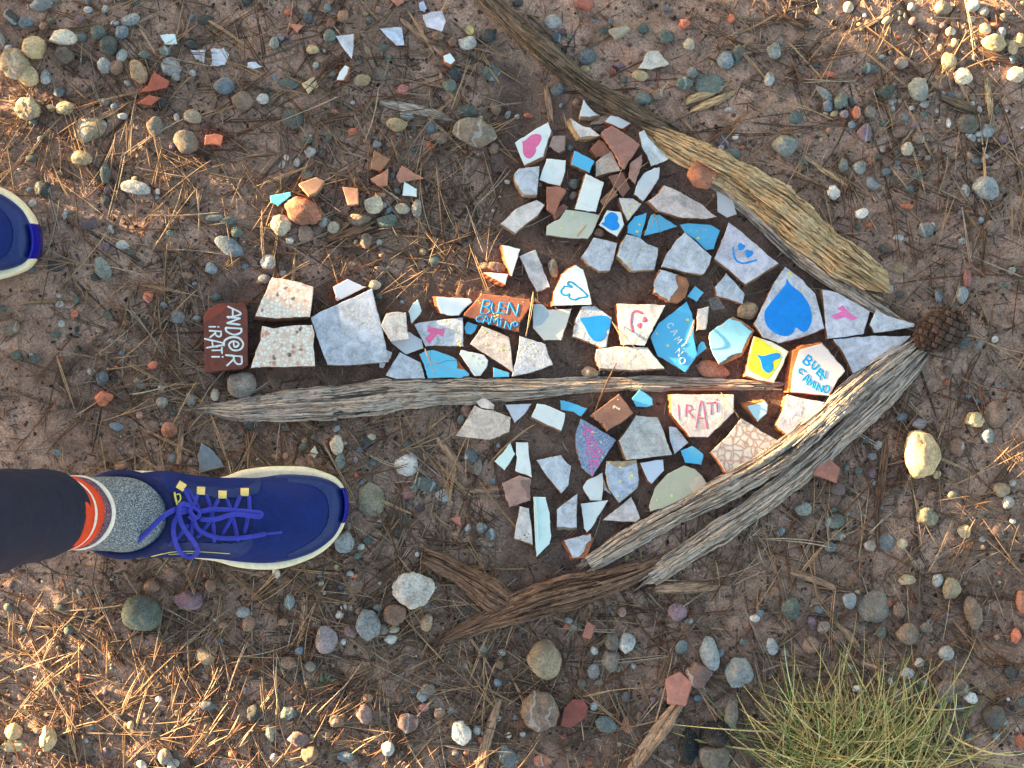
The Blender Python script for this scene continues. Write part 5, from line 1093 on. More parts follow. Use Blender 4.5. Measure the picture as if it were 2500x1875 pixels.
 (1875, 1405, 2.0256): """115 160 90 100 T|403 122 62 74 PBa|250 168 48 44 B|217 233 46 60 V|905 62 90 100 GY|840 25 50 60 P|685 20 85 50 Y|525 150 160 150 Gf|687 290 105 100 GN|562 280 48 56 T|878 385 76 70 P|275 255 56 60 NP|345 300 56 54 N|215 345 80 90 Nf|20 350 56 84 WBa|80 390 50 66 G|410 455 46 52 T|440 560 46 36 W|690 483 66 54 P|745 430 50 44 W|605 523 28 40 P|680 550 60 40 T|880 570 100 100 VGa|840 632 34 44 B|1000 605 68 54 Wa|945 655 52 34 B|1115 700 110 110 GD|635 620 110 110 DNa|530 680 34 44 P
1015 180 80 160 NGa|1225 295 50 60 R|1130 305 28 30 RP|1250 820 40 70 R|800 235 44 36 B|780 260 60 50 G|775 535 34 40 PB|1130 795 40 50 B|1255 130 60 110 RN|1200 480 60 60 D|650 170 60 80 N|990 800 34 40 B|820 370 44 30 N|950 550 80 80 GNa|35 78 50 50 N""",
 (0, 800, 2.032): """515 350 85 78 Ra|760 185 54 46 Ra|510 250 60 66 DB|697 285 62 36 T|805 368 56 56 GPa|798 300 36 34 WP|945 350 50 72 PG|1068 332 50 58 PY|1205 282 140 120 GP|693 432 40 46 RP|840 508 70 76 RN|605 685 68 46 N|683 690 26 40 N|283 620 64 36 B|575 490 70 40 B|605 600 20 20 B|855 648 36 44 B|78 135 46 46 T|270 386 18 20 R|1235 480 60 46 BD|155 133 24 18 P""",
 (600, 950, 2.0256): """285 285 46 44 T|447 278 66 96 YP|465 355 50 72 TB|450 195 46 30 PB|622 237 44 36 YP|590 260 60 50 Da|565 300 28 32 B|545 350 24 36 VP|795 272 56 36 T|195 330 40 36 RP|148 335 50 28 N|798 375 120 100 PWf|620 550 120 160 TYf|575 462 28 32 B|660 663 36 38 P|600 745 48 38 TD|570 780 40 32 P|505 683 36 34 PT|485 755 95 100 BPa|552 825 42 32 T|847 818 24 24 W|1110 330 66 70 DBa|1145 385 46 80 G|1100 687 32 44 WBa|1165 685 54 50 PB|1210 718 54 54 TB
980 525 80 60 Pf|890 470 110 70 Tf|800 510 80 60 RVf|1222 455 36 32 B|1250 278 26 26 PB|1090 100 54 50 N|495 850 34 24 PR|370 920 44 36 B|515 912 40 30 P|535 925 40 20 R|150 910 40 60 W|20 180 60 50 D|1065 150 40 50 T|892 320 34 30 N|830 490 40 40 T""",
 (1700, 500, ZS): """465 950 185 155 YN|140 1480 300 150 NRf""",
 (1150, 550, ZS): """738 385 82 165 NYa 10|1160 630 0 0 N|1065 1320 150 90 YN|1155 65 100 85 N|215 380 180 90 Na""",
}
LAND = [((2294, 808), 'the pine cone'), ((2110, 1800), 'the grass tuft'), ((1300, 1440), 'the forked brown branch'), ((1000, 970), 'the grey plank'), ((560, 820), 'the lettered quarry tile'),
        ((1310, 350), 'the pink heart tile'), ((1180, 320), 'the large oval stone'), ((1430, 180), 'the dark branch'), ((1880, 450), 'the tan log'), ((2230, 1100), 'the big yellow pear-shaped stone'),
        ((600, 1260), 'the blue shoe'), ((60, 560), 'the shoe toe at the edge'), ((760, 520), 'the small rubble heap'), ((380, 210), 'the red roof-tile fragments'), ((220, 130), 'the half-buried white chips'),
        ((830, 90), 'the pointed white shard'), ((1640, 90), 'the red brick corner'), ((2300, 100), 'the sunlit gravel patch'), ((2200, 330), 'the row of pebbles beyond the tan log'), ((1320, 1610), 'the round beige stone'),
        ((1650, 1680), 'the salmon hexagonal brick'), ((1760, 1820), 'the charred wood'), ((340, 1500), 'the dark green round stone'), ((900, 1520), 'the two pale cobbles'), ((950, 1800), 'the needle litter by the straight stick'),
        ((200, 1780), 'the sunlit crumbly soil'), ((2380, 1500), 'the long crooked twig'), ((1600, 1000), 'the shield-shaped tile'), ((1350, 1250), 'the pale pink brick'), ((980, 1250), 'the shoe tip'), ((2180, 1350), 'the pale wood piece'),
        ((260, 950), 'the dark heel print'), ((700, 1050), 'the plank end'), ((2450, 480), 'the bright blue stone'), ((1500, 600), 'the marbled middle tiles')]
LAND.append(((1830, 1020), 'the small whitish orange-rimmed shard'))
stone_list = []
for (ox, oy, sc), txt in STONES.items():
    for it in txt.replace('\n', '|').split('|'):
        f = it.split()
        if len(f) < 5 or float(f[2]) == 0: continue
        x, y, w, h = (float(q) for q in f[:4])
        stone_list.append((ox + x / sc, oy + y / sc, w / sc, h / sc, f[4], float(f[5]) if len(f) > 5 else 0.0))
stone_list.sort(key=lambda q: -q[2] * q[3])
used_labels = {}
GRAVEL = []
def size_word(a):
    return 'tiny' if a < 260 else 'small' if a < 620 else 'medium' if a < 1500 else 'large'
srng = np.random.default_rng(77)
for k, (px, py, w, h, code, ang) in enumerate(stone_list):
    cs = [c for c in code if c.isupper()]
    rgb = np.mean([SCOL[c] for c in cs], axis=0) * srng.uniform(.92, 1.06)
    rgb = np.clip(rgb, 0, 250)
    angular = 'a' in code; flat = 'f' in code
    hz = min(w, h) * PXM * 0.5 * (0.40 if flat else 0.78 if not angular else 0.85)
    gx0, gy0 = W(px, py); g0 = gzf(gx0, gy0)
    zc = g0 + .0012 + hz * (0.25 if flat else 0.5)
    x, y = W(px, py, zc)
    if k >= 300:
        GRAVEL.append((x, y, zc, w * PXM / 2, h * PXM / 2, hz, ang if ang else srng.uniform(-30, 30), rgb, angular)); continue
    o = bpy.data.objects.new('charcoal' if cs == ['K'] else 'stone', rock_mesh('a' if angular else 'r', k % 7, w * h > 900))
    link(o)
    o.location = (x, y, zc); o.scale = (w * PXM / 2 * 1.12, h * PXM / 2 * 1.12, hz * 1.08)
    o.rotation_euler = (0, 0, R(ang if ang else srng.uniform(-14, 14)))
    o.color = P(*rgb, 0.95) if cs != ['K'] else (0.012, 0.012, 0.013, 1)
    near_l = min(LAND, key=lambda L: (L[0][0] - px) ** 2 + (L[0][1] - py) ** 2)[1]
    cn = SNAME[cs[0]] if len(cs) == 1 else SNAME[cs[0]] + '-' + SNAME[cs[1]].split()[-1]
    shp = 'flat embedded' if flat else 'angular' if angular else ('long rounded' if max(w, h) > 1.55 * min(w, h) else 'rounded')
    noun = 'pebble' if w * h < 620 else 'stone'
    if cs == ['K']: noun = 'lump'
    lab = '%s %s %s %s near %s' % (size_word(w * h), cn, shp, noun, near_l)
    lab = ' '.join(lab.split()[:16])
    special = {(1161, 323): 'largest smooth grey oval river stone with faint pale line', (2248, 1107): 'big pear-shaped yellowish stone glowing in the sun', (1326, 1611): 'round smooth beige stone below the forked branch'}
    for (sx, sy), sl_ in special.items():
        if abs(sx - px) < 14 and abs(sy - py) < 14: lab = sl_
    tag(o, lab, 'stone' if noun != 'pebble' else 'pebble', 'stones and pebbles on the trail')

by_label = {}
for o_ in [q for q in COL.objects if q.get('group') == 'stones and pebbles on the trail']: by_label.setdefault(o_['label'], []).append(o_)
for lab, os_ in by_label.items():
    if len(os_) == 2:
        os_.sort(key=lambda q: -q.scale.x * q.scale.y)
        wds = lab.split()
        if wds[0] in ('tiny', 'small', 'medium', 'large'): wds = wds[1:]
        for q, w_ in zip(os_, ('bigger', 'lesser')):
            q['label'] = ' '.join((['the', w_, 'of', 'two'] + wds)[:16]).replace(' stone near', ' stones near').replace(' pebble near', ' pebbles near').replace(' lump near', ' lumps near')

# everything smaller: gravel too fine to pick apart
def joined_rocks(items, base):
    V, F, A = [], [], []
    shapes = [rock_verts(base[0], 900 + i, i % 2 == 0) for i in range(10)]
    n = len(base[0])
    for k, (x, y, z, a, b, c, ang, rgb, angular) in enumerate(items):
        v = shapes[(k * 2 + (0 if angular else 1)) % 10] * np.array([a, b, c]); t_ = R(ang)
        q = np.stack([v[:, 0] * math.cos(t_) - v[:, 1] * math.sin(t_) + x, v[:, 0] * math.sin(t_) + v[:, 1] * math.cos(t_) + y, v[:, 2] + z], axis=1)
        b0 = len(V) * n; V.append(q); F.append(np.array(base[1]) + b0)
        A.append(np.tile(np.array(P(*rgb, .9)), (n, 1)))
    return np.concatenate(V), [tuple(int(i) for i in f) for f in np.concatenate(F)], np.concatenate(A)
rng = np.random.default_rng(5)
def frame_pts(n, dens=None):
    out = []
    while len(out) < n:
        x, y = rng.uniform(-120, 2620), rng.uniform(-100, 1975)
        if dens is None or rng.uniform() < dens(x, y): out.append((x, y))
    return out
def tile_at(x, y):
    i, j = int(x // 10), int(y // 10)
    return 0 <= i < 250 and 0 <= j < 188 and TILE_MASK[j, i]
keys = ['P', 'T', 'B', 'N', 'N', 'G', 'Y', 'W', 'V', 'R', 'D', 'N']
def gdens(x, y):
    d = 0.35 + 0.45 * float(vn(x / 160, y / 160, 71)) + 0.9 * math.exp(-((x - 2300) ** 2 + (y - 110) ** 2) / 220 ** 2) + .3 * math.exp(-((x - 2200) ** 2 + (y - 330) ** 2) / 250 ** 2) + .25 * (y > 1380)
    d *= 1 - 0.85 * float(in_arrow(*W(x, y)))
    return d
for (px, py) in frame_pts(3000, gdens):
    if tile_at(px, py): continue
    w = rng.choice([4, 5, 7, 9, 12, 16, 22], p=[.16, .2, .2, .18, .13, .08, .05]) * rng.uniform(.8, 1.2); h = w * rng.uniform(.65, 1.0)
    hz = min(w, h) * PXM * .34; x, y = W(px, py)
    ck = keys[rng.integers(len(keys))]
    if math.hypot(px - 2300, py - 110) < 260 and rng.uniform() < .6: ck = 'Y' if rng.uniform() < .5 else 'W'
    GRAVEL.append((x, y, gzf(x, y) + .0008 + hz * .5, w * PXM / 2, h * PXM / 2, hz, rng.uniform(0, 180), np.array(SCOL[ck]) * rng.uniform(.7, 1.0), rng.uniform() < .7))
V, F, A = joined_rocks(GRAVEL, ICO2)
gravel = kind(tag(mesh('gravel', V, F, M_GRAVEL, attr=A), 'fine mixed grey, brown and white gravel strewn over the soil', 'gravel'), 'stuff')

BL = [(1120, 470, 190, 1.5), (960, 560, 160, 1.2), (330, 200, 260, .9), (820, 480, 260, .8), (700, 1030, 330, .9), (1220, 1150, 120, .7), (500, 640, 200, .8), (380, 850, 200, .8), (1150, 250, 170, .8),
      (250, 1700, 400, 1.1), (900, 1650, 420, 1.2), (1300, 1480, 200, 1.0), (1650, 1560, 300, .9), (2150, 1560, 330, .9), (2100, 1180, 220, .7), (2300, 1060, 200, .6), (2150, 250, 250, .8), (2350, 380, 160, .8), (550, 1480, 300, .6), (150, 350, 200, .5), (1010, 1340, 150, .5), (1600, 1420, 150, .7), (800, 150, 250, .6), (1900, 60, 150, .6), (2400, 700, 200, .3)]
def ndens(x, y):
    d = 0.16
    for bx, by, br, ba in BL: d += ba * .55 * math.exp(-((x - bx) ** 2 + (y - by) ** 2) / (2 * (br * .7) ** 2))
    d *= 1 - 0.9 * float(in_arrow(*W(x, y)))
    return min(1, d)
crumbs = []
for (px, py) in frame_pts(15000, lambda x, y: (0.5 + 0.6 * float(vn(x / 90, y / 90, 81)) + .5 * (x < 900 and y > 1500)) * (1 - .75 * float(in_arrow(*W(x, y))))):
    if tile_at(px, py): continue
    w = rng.uniform(2.5, 7) * rng.choice([.6, 1, 1.5]); x, y = W(px, py); hz = w * PXM * .38
    t_ = rng.uniform(.62, 1.12); base = np.array((112, 92, 80)) if rng.uniform() < .75 else np.array((140, 112, 92))
    crumbs.append((x, y, gzf(x, y) + hz * .3, w * PXM / 2, w * PXM / 2 * rng.uniform(.6, 1), hz, rng.uniform(0, 180), np.clip(base * t_, 0, 255), True))
for (px, py) in frame_pts(3200, lambda x, y: (0.12 + ndens(x, y)) * .8):
    if tile_at(px, py): continue
    w = rng.uniform(5, 17); h = w * rng.uniform(.25, .8); x, y = W(px, py); hz = h * PXM * .22
    base = np.array([(70, 56, 48), (96, 82, 72), (128, 116, 104), (52, 44, 40), (110, 84, 68)][rng.integers(5)])
    crumbs.append((x, y, gzf(x, y) + hz * .8, w * PXM / 2, h * PXM / 2, hz, rng.uniform(0, 180), np.clip(base * rng.uniform(.8, 1.15), 0, 255), True))
V, F, A = joined_rocks(crumbs, ICO1)
kind(tag(mesh('soil_crumbs', V, F, M_CRUMB, attr=A, smooth=False), 'small brown crumbs of dry soil and bark bits over the ground', 'soil'), 'stuff')
# ================================================================== PINE NEEDLES
NC = [(142, 122, 100), (166, 146, 118), (112, 84, 66), (92, 68, 54), (148, 140, 128), (126, 114, 102), (84, 72, 64), (104, 96, 88), (164, 156, 144)]
def needle_geo(V, F, A, px, py, ang, L, w, bend, col, up, k):
    """one round dry needle draped over the soil"""
    m = max(3, int(L / 16)); b = len(V)
    pts = []
    x, y, a = px - math.cos(ang) * L / 2, py - math.sin(ang) * L / 2, ang - bend / 2
    for j in range(m + 1):
        pts.append((x, y, a)); x += math.cos(a) * L / m; y += math.sin(a) * L / m; a += bend / m
    wx = np.array([W(p[0], p[1]) for p in pts]); zz = gz(wx[:, 0], wx[:, 1])
    lift = max(0.0, float(np.max(zz) - np.mean(zz)))
    for j, (x, y, a) in enumerate(pts):
        t_ = j / m; r = w * (1.0 if 0 < j < m else .35) * (1 - .35 * t_)
        z = zz[j] * .5 + float(np.mean(zz)) * .5 + lift * .6 + up + up * (2 * t_ - 1) * k
        nx_, ny_ = -math.sin(a), math.cos(a)
        for (du, dz_) in ((-1, -.4), (1, -.4), (0, 1.0)):
            X, Y = W(x + nx_ * du * r, y + ny_ * du * r, z); V.append((X, Y, z + dz_ * r * PXM)); A.append(col)
    for j in range(m):
        for e in range(3):
            F.append((b + j * 3 + e, b + j * 3 + (e + 1) % 3, b + (j + 1) * 3 + (e + 1) % 3, b + (j + 1) * 3 + e))
V, F, A = [], [], []
nrng = np.random.default_rng(31)
for (px, py) in frame_pts(4000, ndens):
    if tile_at(px, py): continue
    a = math.pi * 1.6 * float(vn(px / 170, py / 170, 91)) + nrng.normal(0, .75)
    L = nrng.uniform(55, 190); c = np.array(NC[nrng.integers(len(NC))]) * nrng.uniform(.8, 1.15); col = P(*np.clip(c, 0, 255))
    up = nrng.choice([.0008, .0015, .003, .005]); bend = nrng.normal(0, .22)
    needle_geo(V, F, A, px, py, a, L, nrng.uniform(.9, 1.6), bend, col, up, nrng.uniform(-1, 1))
    if nrng.uniform() < .6:
        needle_geo(V, F, A, px + nrng.normal(0, 3), py + nrng.normal(0, 3), a + nrng.normal(0, .06), L * nrng.uniform(.85, 1), nrng.uniform(1.1, 1.8), bend + nrng.normal(0, .05), col, up, nrng.uniform(-1, 1))
for (px, py) in frame_pts(14000, lambda x, y: .25 + ndens(x, y)):
    if tile_at(px, py): continue
    c = np.array(NC[nrng.integers(len(NC))]) * nrng.uniform(.6, 1.1)
    if nrng.uniform() < .25: c = np.array((176, 170, 160)) * nrng.uniform(.7, 1.05)
    needle_geo(V, F, A, px, py, nrng.uniform(0, 6.3), nrng.uniform(12, 48), nrng.uniform(.6, 1.7), nrng.normal(0, .35), P(*np.clip(c, 0, 255)), nrng.choice([.0005, .001, .002]), 0)
kind(tag(mesh('pine_needle_litter', V, F, M_NEEDLE, attr=A), 'matted litter of dry brown pine needles covering the soil', 'pine needles'), 'stuff')

# the needles that lie on top and can be picked out one by one
def needle_mesh(i):
    r_ = np.random.default_rng(400 + i); V, F, A = [], [], []
    L = .062 + .006 * i; col = P(*np.clip(np.array(NC[i % 4]) * 1.05, 0, 255))
    for s_ in range(2):
        b = len(V); m = 10; a = r_.normal(0, .02) + (.035 if s_ else -.035); bend = r_.normal(0, .25); x = y = 0.0
        for j in range(m + 1):
            t_ = j / m; w = (.00058) * (1 - .45 * t_) if 0 < j < m else .00025
            for (du, dz_) in ((-1, 0), (1, 0), (0, 1.3)):
                V.append((x - math.sin(a) * du * w, y + math.cos(a) * du * w, .0004 + dz_ * w + .0035 * math.sin(math.pi * t_))); A.append(col)
            x += math.cos(a) * L / m; y += math.sin(a) * L / m; a += bend / m
        for j in range(m):
            for e in range(3): F.append((b + j * 3 + e, b + j * 3 + (e + 1) % 3, b + (j + 1) * 3 + (e + 1) % 3, b + (j + 1) * 3 + e))
    V = np.array(V); V[:, 0] -= L / 2
    m_ = bpy.data.meshes.new('pine_needle'); m_.from_pydata([tuple(v) for v in V], [], F); m_.materials.append(M_NEEDLE)
    a_ = m_.color_attributes.new('tint', 'FLOAT_COLOR', 'POINT'); a_.data.foreach_set('color', np.array(A, dtype=np.float32).ravel())
    return m_
NM = [needle_mesh(i) for i in range(6)]
def put_needle(px, py, ang, i, z=None, label='dry pine needle pair lying loose on top of the soil', group='loose pine needles'):
    o = bpy.data.objects.new('pine_needle', NM[i % 6]); link(o)
    x, y = W(px, py)
    if z is None:
        xs = x + np.linspace(-.04, .04, 7) * math.cos(ang); ys = y - np.linspace(-.04, .04, 7) * math.sin(ang)
        z = float(np.max(gz(xs, ys))) + .0006
    else:
        x, y = W(px, py, z)
    o.location = (x, y, z); o.rotation_euler = (0, 0, -ang)
    tag(o, label, 'pine needle', group)
cnt = 0
for (px, py) in frame_pts(420, ndens):
    if cnt >= 230: break
    if tile_at(px, py) or not (20 < px < 2480 and 20 < py < 1855): continue
    put_needle(px, py, math.pi * 1.6 * float(vn(px / 170, py / 170, 91)) + nrng.normal(0, .6) + (math.pi if nrng.uniform() < .5 else 0), cnt); cnt += 1
def tile_top(px, py):
    best = None
    for poly, z in TILES:
        if in_poly(px, py, poly): best = max(z, best or -9)
    return best
for (a, b, lab) in ((ZC([(1270, 870)])[0], ZC([(1530, 1230)])[0], 'bent brown needle crossing the pink smiley tile'), (ZC([(2010, 850)])[0], ZC([(1945, 1090)])[0], 'thin needle lying on the glossy blue tile'),
                    (ZE([(760, 1110)])[0], ZE([(885, 1485)])[0], 'thick needle on the crackled blue tile'), (ZG([(960, 400)])[0], ZG([(1080, 640)])[0], 'needle over the corner of the pink-lettered tile'),
                    (ZA([(1650, 1070)])[0], ZA([(1665, 1270)])[0], 'short upright needle across the blue triangle'), (ZC([(560, 600)])[0], ZC([(520, 1000)])[0], 'long straw needle beside the terracotta slab'),
                    (ZC([(1310, 1240)])[0], ZC([(1080, 1660)])[0], 'long straw stem crossing the grey plank'), (ZA([(1160, 1080)])[0], ZA([(1480, 520)])[0], 'long dark needle lying over the dark rose brick')):
    px, py = (a[0] + b[0]) / 2, (a[1] + b[1]) / 2; L = math.hypot(b[0] - a[0], b[1] - a[1]); an = math.atan2(b[1] - a[1], b[0] - a[0])
    zt = max([tile_top(a[0] + (b[0] - a[0]) * s_, a[1] + (b[1] - a[1]) * s_) or 0.012 for s_ in np.linspace(0, 1, 6)]) + .0008
    if 'plank' in lab: zt += .012
    o = bpy.data.objects.new('pine_needle', NM[int(L) % 6]); link(o)
    x, y = W(px, py, zt); o.location = (x, y, zt); o.rotation_euler = (0, 0, -an)
    ln = max(v.co.x for v in o.data.vertices) * 2; o.scale = (L * PXM / ln, 1, 1)
    tag(o, lab, 'pine needle')

# ================================================================== PINE CONE
cx, cy = W(2296, 806, .02)
cone = tag(empty('pine_cone', (cx, cy, gzf(cx, cy))), 'closed dark brown pine cone lying at the arrow tip', 'pine cone')
axis_ = Vector((-0.72, -0.42, -0.30)).normalized(); cq = axis_.to_track_quat('Z', 'Y')
L_, R_ = .056, .0235
def cone_r(t_): return R_ * (math.sin(math.pi * min(1, .10 + t_ * .86)) ** .62)
rings = []
for t_ in np.linspace(0, 1, 16):
    th = np.linspace(0, 2 * math.pi, 18, endpoint=False); rr = cone_r(t_) * .86
    rings.append(np.array([tuple(cq @ Vector((rr * math.cos(a), rr * math.sin(a), (t_ - .45) * L_)) + Vector((0, 0, .024))) for a in th]))
V, F = tube_rings(rings); o = mesh('core', V, F, M_CONE, cone); o.color = P(52, 40, 34)
# rhombic woody scale with a raised boss
sv = [(-.5, 0, 0), (0, -.42, 0), (.5, 0, 0), (0, .42, 0), (-.40, 0, .16), (0, -.34, .2), (.42, 0, .16), (0, .36, .2), (0, 0, .30), (-.08, .0, .36), (0, -.07, .36), (.08, 0, .36), (0, .07, .36), (0, 0, .42)]
sf = [(0, 1, 5, 4), (1, 2, 6, 5), (2, 3, 7, 6), (3, 0, 4, 7), (4, 5, 10, 9), (5, 6, 11, 10), (6, 7, 12, 11), (7, 4, 9, 12), (9, 10, 13), (10, 11, 13), (11, 12, 13), (12, 9, 13)]
sm = bpy.data.meshes.new('scale'); sm.from_pydata(sv, [], sf); sm.materials.append(M_CONE)
N_ = 112
for i in range(N_):
    t_ = (i + .5) / N_; t_ = .02 + .96 * t_; a = i * 2.39996
    rr = cone_r(t_); nrm = Vector((math.cos(a), math.sin(a), (.45 - t_) * -1.1)).normalized()
    if t_ < .1: nrm = (nrm * .6 + Vector((0, 0, -1))).normalized()
    p = Vector((rr * .88 * math.cos(a), rr * .88 * math.sin(a), (t_ - .45) * L_))
    size = .0112 * (.5 + .5 * (rr / R_)) * (1.08 if t_ < .6 else .9)
    zx = Vector((-math.sin(a), math.cos(a), 0)); yx = nrm.cross(zx).normalized(); zx = yx.cross(nrm)
    m3 = Matrix((zx, yx, nrm)).transposed()
    o = bpy.data.objects.new('scale', sm); link(o, cone)
    o.location = cq @ p + Vector((0, 0, .024)); o.rotation_euler = (cq.to_matrix() @ m3).to_euler(); o.scale = (size, size * .95, size * .62)
    v_ = .6 + .5 * ((i * 37) % 17) / 17; o.color = P(min(255, 78 * v_), 68 * v_, 66 * v_)

# ================================================================== small odds and ends
cx, cy = W(*ZT2([(1930, 262)])[0]); z0 = gzf(cx, cy)
th = np.linspace(0, 2 * math.pi, 28, endpoint=False)
rings = [np.stack([cx + r_ * np.cos(th), cy + r_ * np.sin(th), np.full(28, z0 + h_)], axis=1) for r_, h_ in ((.0049, -.001), (.0050, .0026), (.0046, .0034), (.0040, .0034), (.0037, .0027), (.001, .0028))]
V, F = tube_rings(rings); o = mesh('disc', np.array(V) - [cx, cy, z0], F, M_PAINT); o.location = (cx, cy, z0); o.name = 'plastic_cap'; o.color = P(190, 190, 128)
tag(o, 'small round pale yellow plastic cap lying beside the dark branch', 'plastic cap')
# glass
t = NT('clear_glass'); t.b.inputs['Transmission Weight'].default_value = .92; t.b.inputs['IOR'].default_value = 1.45
M_GLASS = t.out((.86, .93, .92, 1), 0.08, .5)
gp = ZB([(100, 845), (190, 828), (215, 872), (255, 935), (200, 945), (135, 958)])
gp = jag(gp, 6, .6, np.random.default_rng(3)); zz = gzf(*W(*gp.mean(0)))
V, F = tube_rings([[W(q[0], q[1], zz) + (zz - .001,) for q in gp], [W(q[0], q[1], zz) + (zz + .005,) for q in gp], [W(q[0], q[1], zz) + (zz + .006,) for q in inset(gp, 2)]])
o = mesh('glass_shard', V, F, M_GLASS, smooth=False); tag(o, 'clear glass shard beside the round tan pebble', 'glass shard')
gp = np.array([(1008 / 2.0256 + 1875, 905 / 2.0256 + 400), (1030 / 2.0256 + 1875, 872 / 2.0256 + 400), (1078 / 2.0256 + 1875, 885 / 2.0256 + 400), (1040 / 2.0256 + 1875, 915 / 2.0256 + 400), (1018 / 2.0256 + 1875, 935 / 2.0256 + 400)])
gp = jag(gp, 5, .8, np.random.default_rng(4)); zz = gzf(*W(*gp.mean(0)))
V, F = tube_rings([[W(q[0], q[1], zz) + (zz - .001,) for q in gp], [W(q[0], q[1], zz) + (zz + .005,) for q in gp], [W(q[0], q[1], zz) + (zz + .007,) for q in inset(gp, 3)]])
o = mesh('glass_shard', V, F, M_GLASS, smooth=False); tag(o, 'frosty glass shard lying below the pine cone', 'glass shard')

# ================================================================== GRASS
def blades(name, cxp, cyp, n, spread, lens, rise, cols, seed, label, cat, toward=(-math.pi / 2), fan=1.9, wd=(1.6, 3.2)):
    r_ = np.random.default_rng(seed); V, F, A = [], [], []
    ox, oy = W(cxp, cyp); oz = gzf(ox, oy)
    for k in range(n):
        bx, by = cxp + r_.normal(0, spread[0]), cyp + r_.normal(0, spread[1])
        a = toward + r_.normal(0, fan * .5); L = r_.uniform(*lens) * PXM; w = r_.uniform(*wd) * PXM * .5
        e = r_.uniform(*rise); dro = r_.uniform(.9, 2.2)
        x, y = W(bx, by); z = gzf(x, y); m = 9; b = len(V); ca = a; turn = r_.normal(0, .5)
        col = np.array(cols[r_.integers(len(cols))]) * r_.uniform(.8, 1.15)
        for j in range(m + 1):
            t_ = j / m; ww = w * (1 - t_ ** 1.6) + .00008
            nx_, ny_ = math.sin(ca), math.cos(ca)
            c_ = P(*np.clip(col * (.8 + .3 * t_), 0, 255))
            V += [(x - nx_ * ww, y - ny_ * ww, z + ww * .5), (x, y, z - ww * .3), (x + nx_ * ww, y + ny_ * ww, z + ww * .5)]; A += [c_] * 3
            ee = e - dro * t_; x += math.cos(ca) * math.cos(ee) * L / m; y -= math.sin(ca) * math.cos(ee) * L / m; z += math.sin(ee) * L / m; ca += turn / m
            z = max(z, gzf(x, y) + .001)
        for j in range(m):
            for q in range(2): F.append((b + j * 3 + q, b + j * 3 + q + 1, b + (j + 1) * 3 + q + 1, b + (j + 1) * 3 + q))
    o = mesh(name, np.array(V) - [ox, oy, oz], F, M_GRASS, attr=A); o.location = (ox, oy, oz)
    return tag(o, label, cat)
STRAW = [(214, 200, 140), (224, 208, 150), (206, 192, 128), (190, 176, 116), (222, 210, 150), (170, 160, 106), (120, 140, 78), (96, 124, 66), (150, 156, 94)]
blades('grass_tuft', 2085, 1870, 760, (105, 62), (110, 330), (.35, 1.25), STRAW, 12, 'dense tuft of straw-yellow and green grass blades', 'grass tuft', fan=2.6, wd=(2.0, 4.4))
blades('seedling', 790, 1665, 16, (4, 4), (22, 34), (.2, .7), [(110, 128, 104), (130, 146, 116)], 14, 'tiny grey-green seedling rosette among the needles', 'plant', fan=7, wd=(6, 9))
for (gx_, gy_, nn, lab) in ((1850, 1290, 60, 'wiry bleached dead grass clump below the split log'), (1180, 1570, 40, 'small bleached dead grass clump beside the forked branch'), (930, 1170, 36, 'pale dry moss-like sprig beyond the shoe tip'), (1180, 1010, 34, 'dry grey root sprig near the cream fan'), (1640, 1640, 40, 'curled dry roots beside the salmon brick')):
    blades('dry_sprig', gx_, gy_, nn, (26, 22), (18, 60), (.0, .8), [(176, 168, 156), (150, 140, 128), (196, 188, 174)], gx_, lab, 'dry plant', fan=7, wd=(1.2, 2.4))
# ================================================================== PERSON (legs, socks and shoes of the walker taking the picture)
def cloth_mat(name, col, scale, contrast, rough=.85, bump=.4, weave=False, sheen=0.0):
    t = NT(name); pos = t.obj()
    n = t.noise(scale, 3, .6, pos); n2 = t.noise(scale * .06, 4, .6, pos)
    c = t.mix(1.0, col, t.ramp(n, [(.3, g(1 - contrast)), (.7, g(1 + contrast))]), 'MULTIPLY')
    c = t.mix(1.0, c, t.ramp(n2, [(.3, g(.82)), (.7, g(1.15))]), 'MULTIPLY')
    h = n
    if weave:
        wv = t.n('TexWave', Scale=scale * .35, Distortion=.4); t.l(pos, wv.inputs['Vector']); h = t.math('ADD', n, wv.outputs['Fac'])
    t.bump(h, bump, .0006)
    return t.out(c, rough, .3)
M_NAVY = cloth_mat('navy_mesh_fabric', P(4, 36, 112), 900, .35, .75, .4, True)
M_NAVY2 = cloth_mat('navy_overlay', P(24, 46, 108), 300, .2, .5, .15)
M_COLLAR = cloth_mat('navy_collar', P(22, 34, 86), 900, .3, .9, .5)
M_BUMPER = cloth_mat('blue_rubber', P(8, 16, 150), 90, .15, .25, .1)
M_CREAM = cloth_mat('cream_foam', P(214, 216, 196), 160, .12, .75, .35)
M_LACE = cloth_mat('blue_lace', P(58, 70, 196), 2200, .2, .75, .5, True)
M_LOOP = cloth_mat('yellow_webbing', P(222, 206, 136), 900, .15, .8, .5)
M_YEL = cloth_mat('yellow_print', P(232, 224, 110), 300, .05, .5, .1)
M_PANTS = cloth_mat('dark_leggings', P(30, 40, 66), 1600, .2, .75, .25)
M_WBAND = cloth_mat('white_rib', P(212, 222, 224), 700, .15, .9, .6)
M_OBAND = cloth_mat('orange_rib', P(206, 76, 46), 700, .2, .9, .6)
t = NT('marled_knit'); pos = t.obj()
mp = t.mapping(pos, (330, 900, 900)); n = t.noise(1.0, 3, .65, mp)
c = t.ramp(n, [(.34, P(44, 56, 72)), (.5, P(98, 116, 134)), (.66, P(176, 194, 206))]); t.bump(n, .8, .0012); M_SOCK = t.out(c, .95, .2)
t = NT('purple_marl'); pos = t.obj(); mp = t.mapping(pos, (900, 2400, 900)); n = t.noise(1.0, 3, .65, mp)
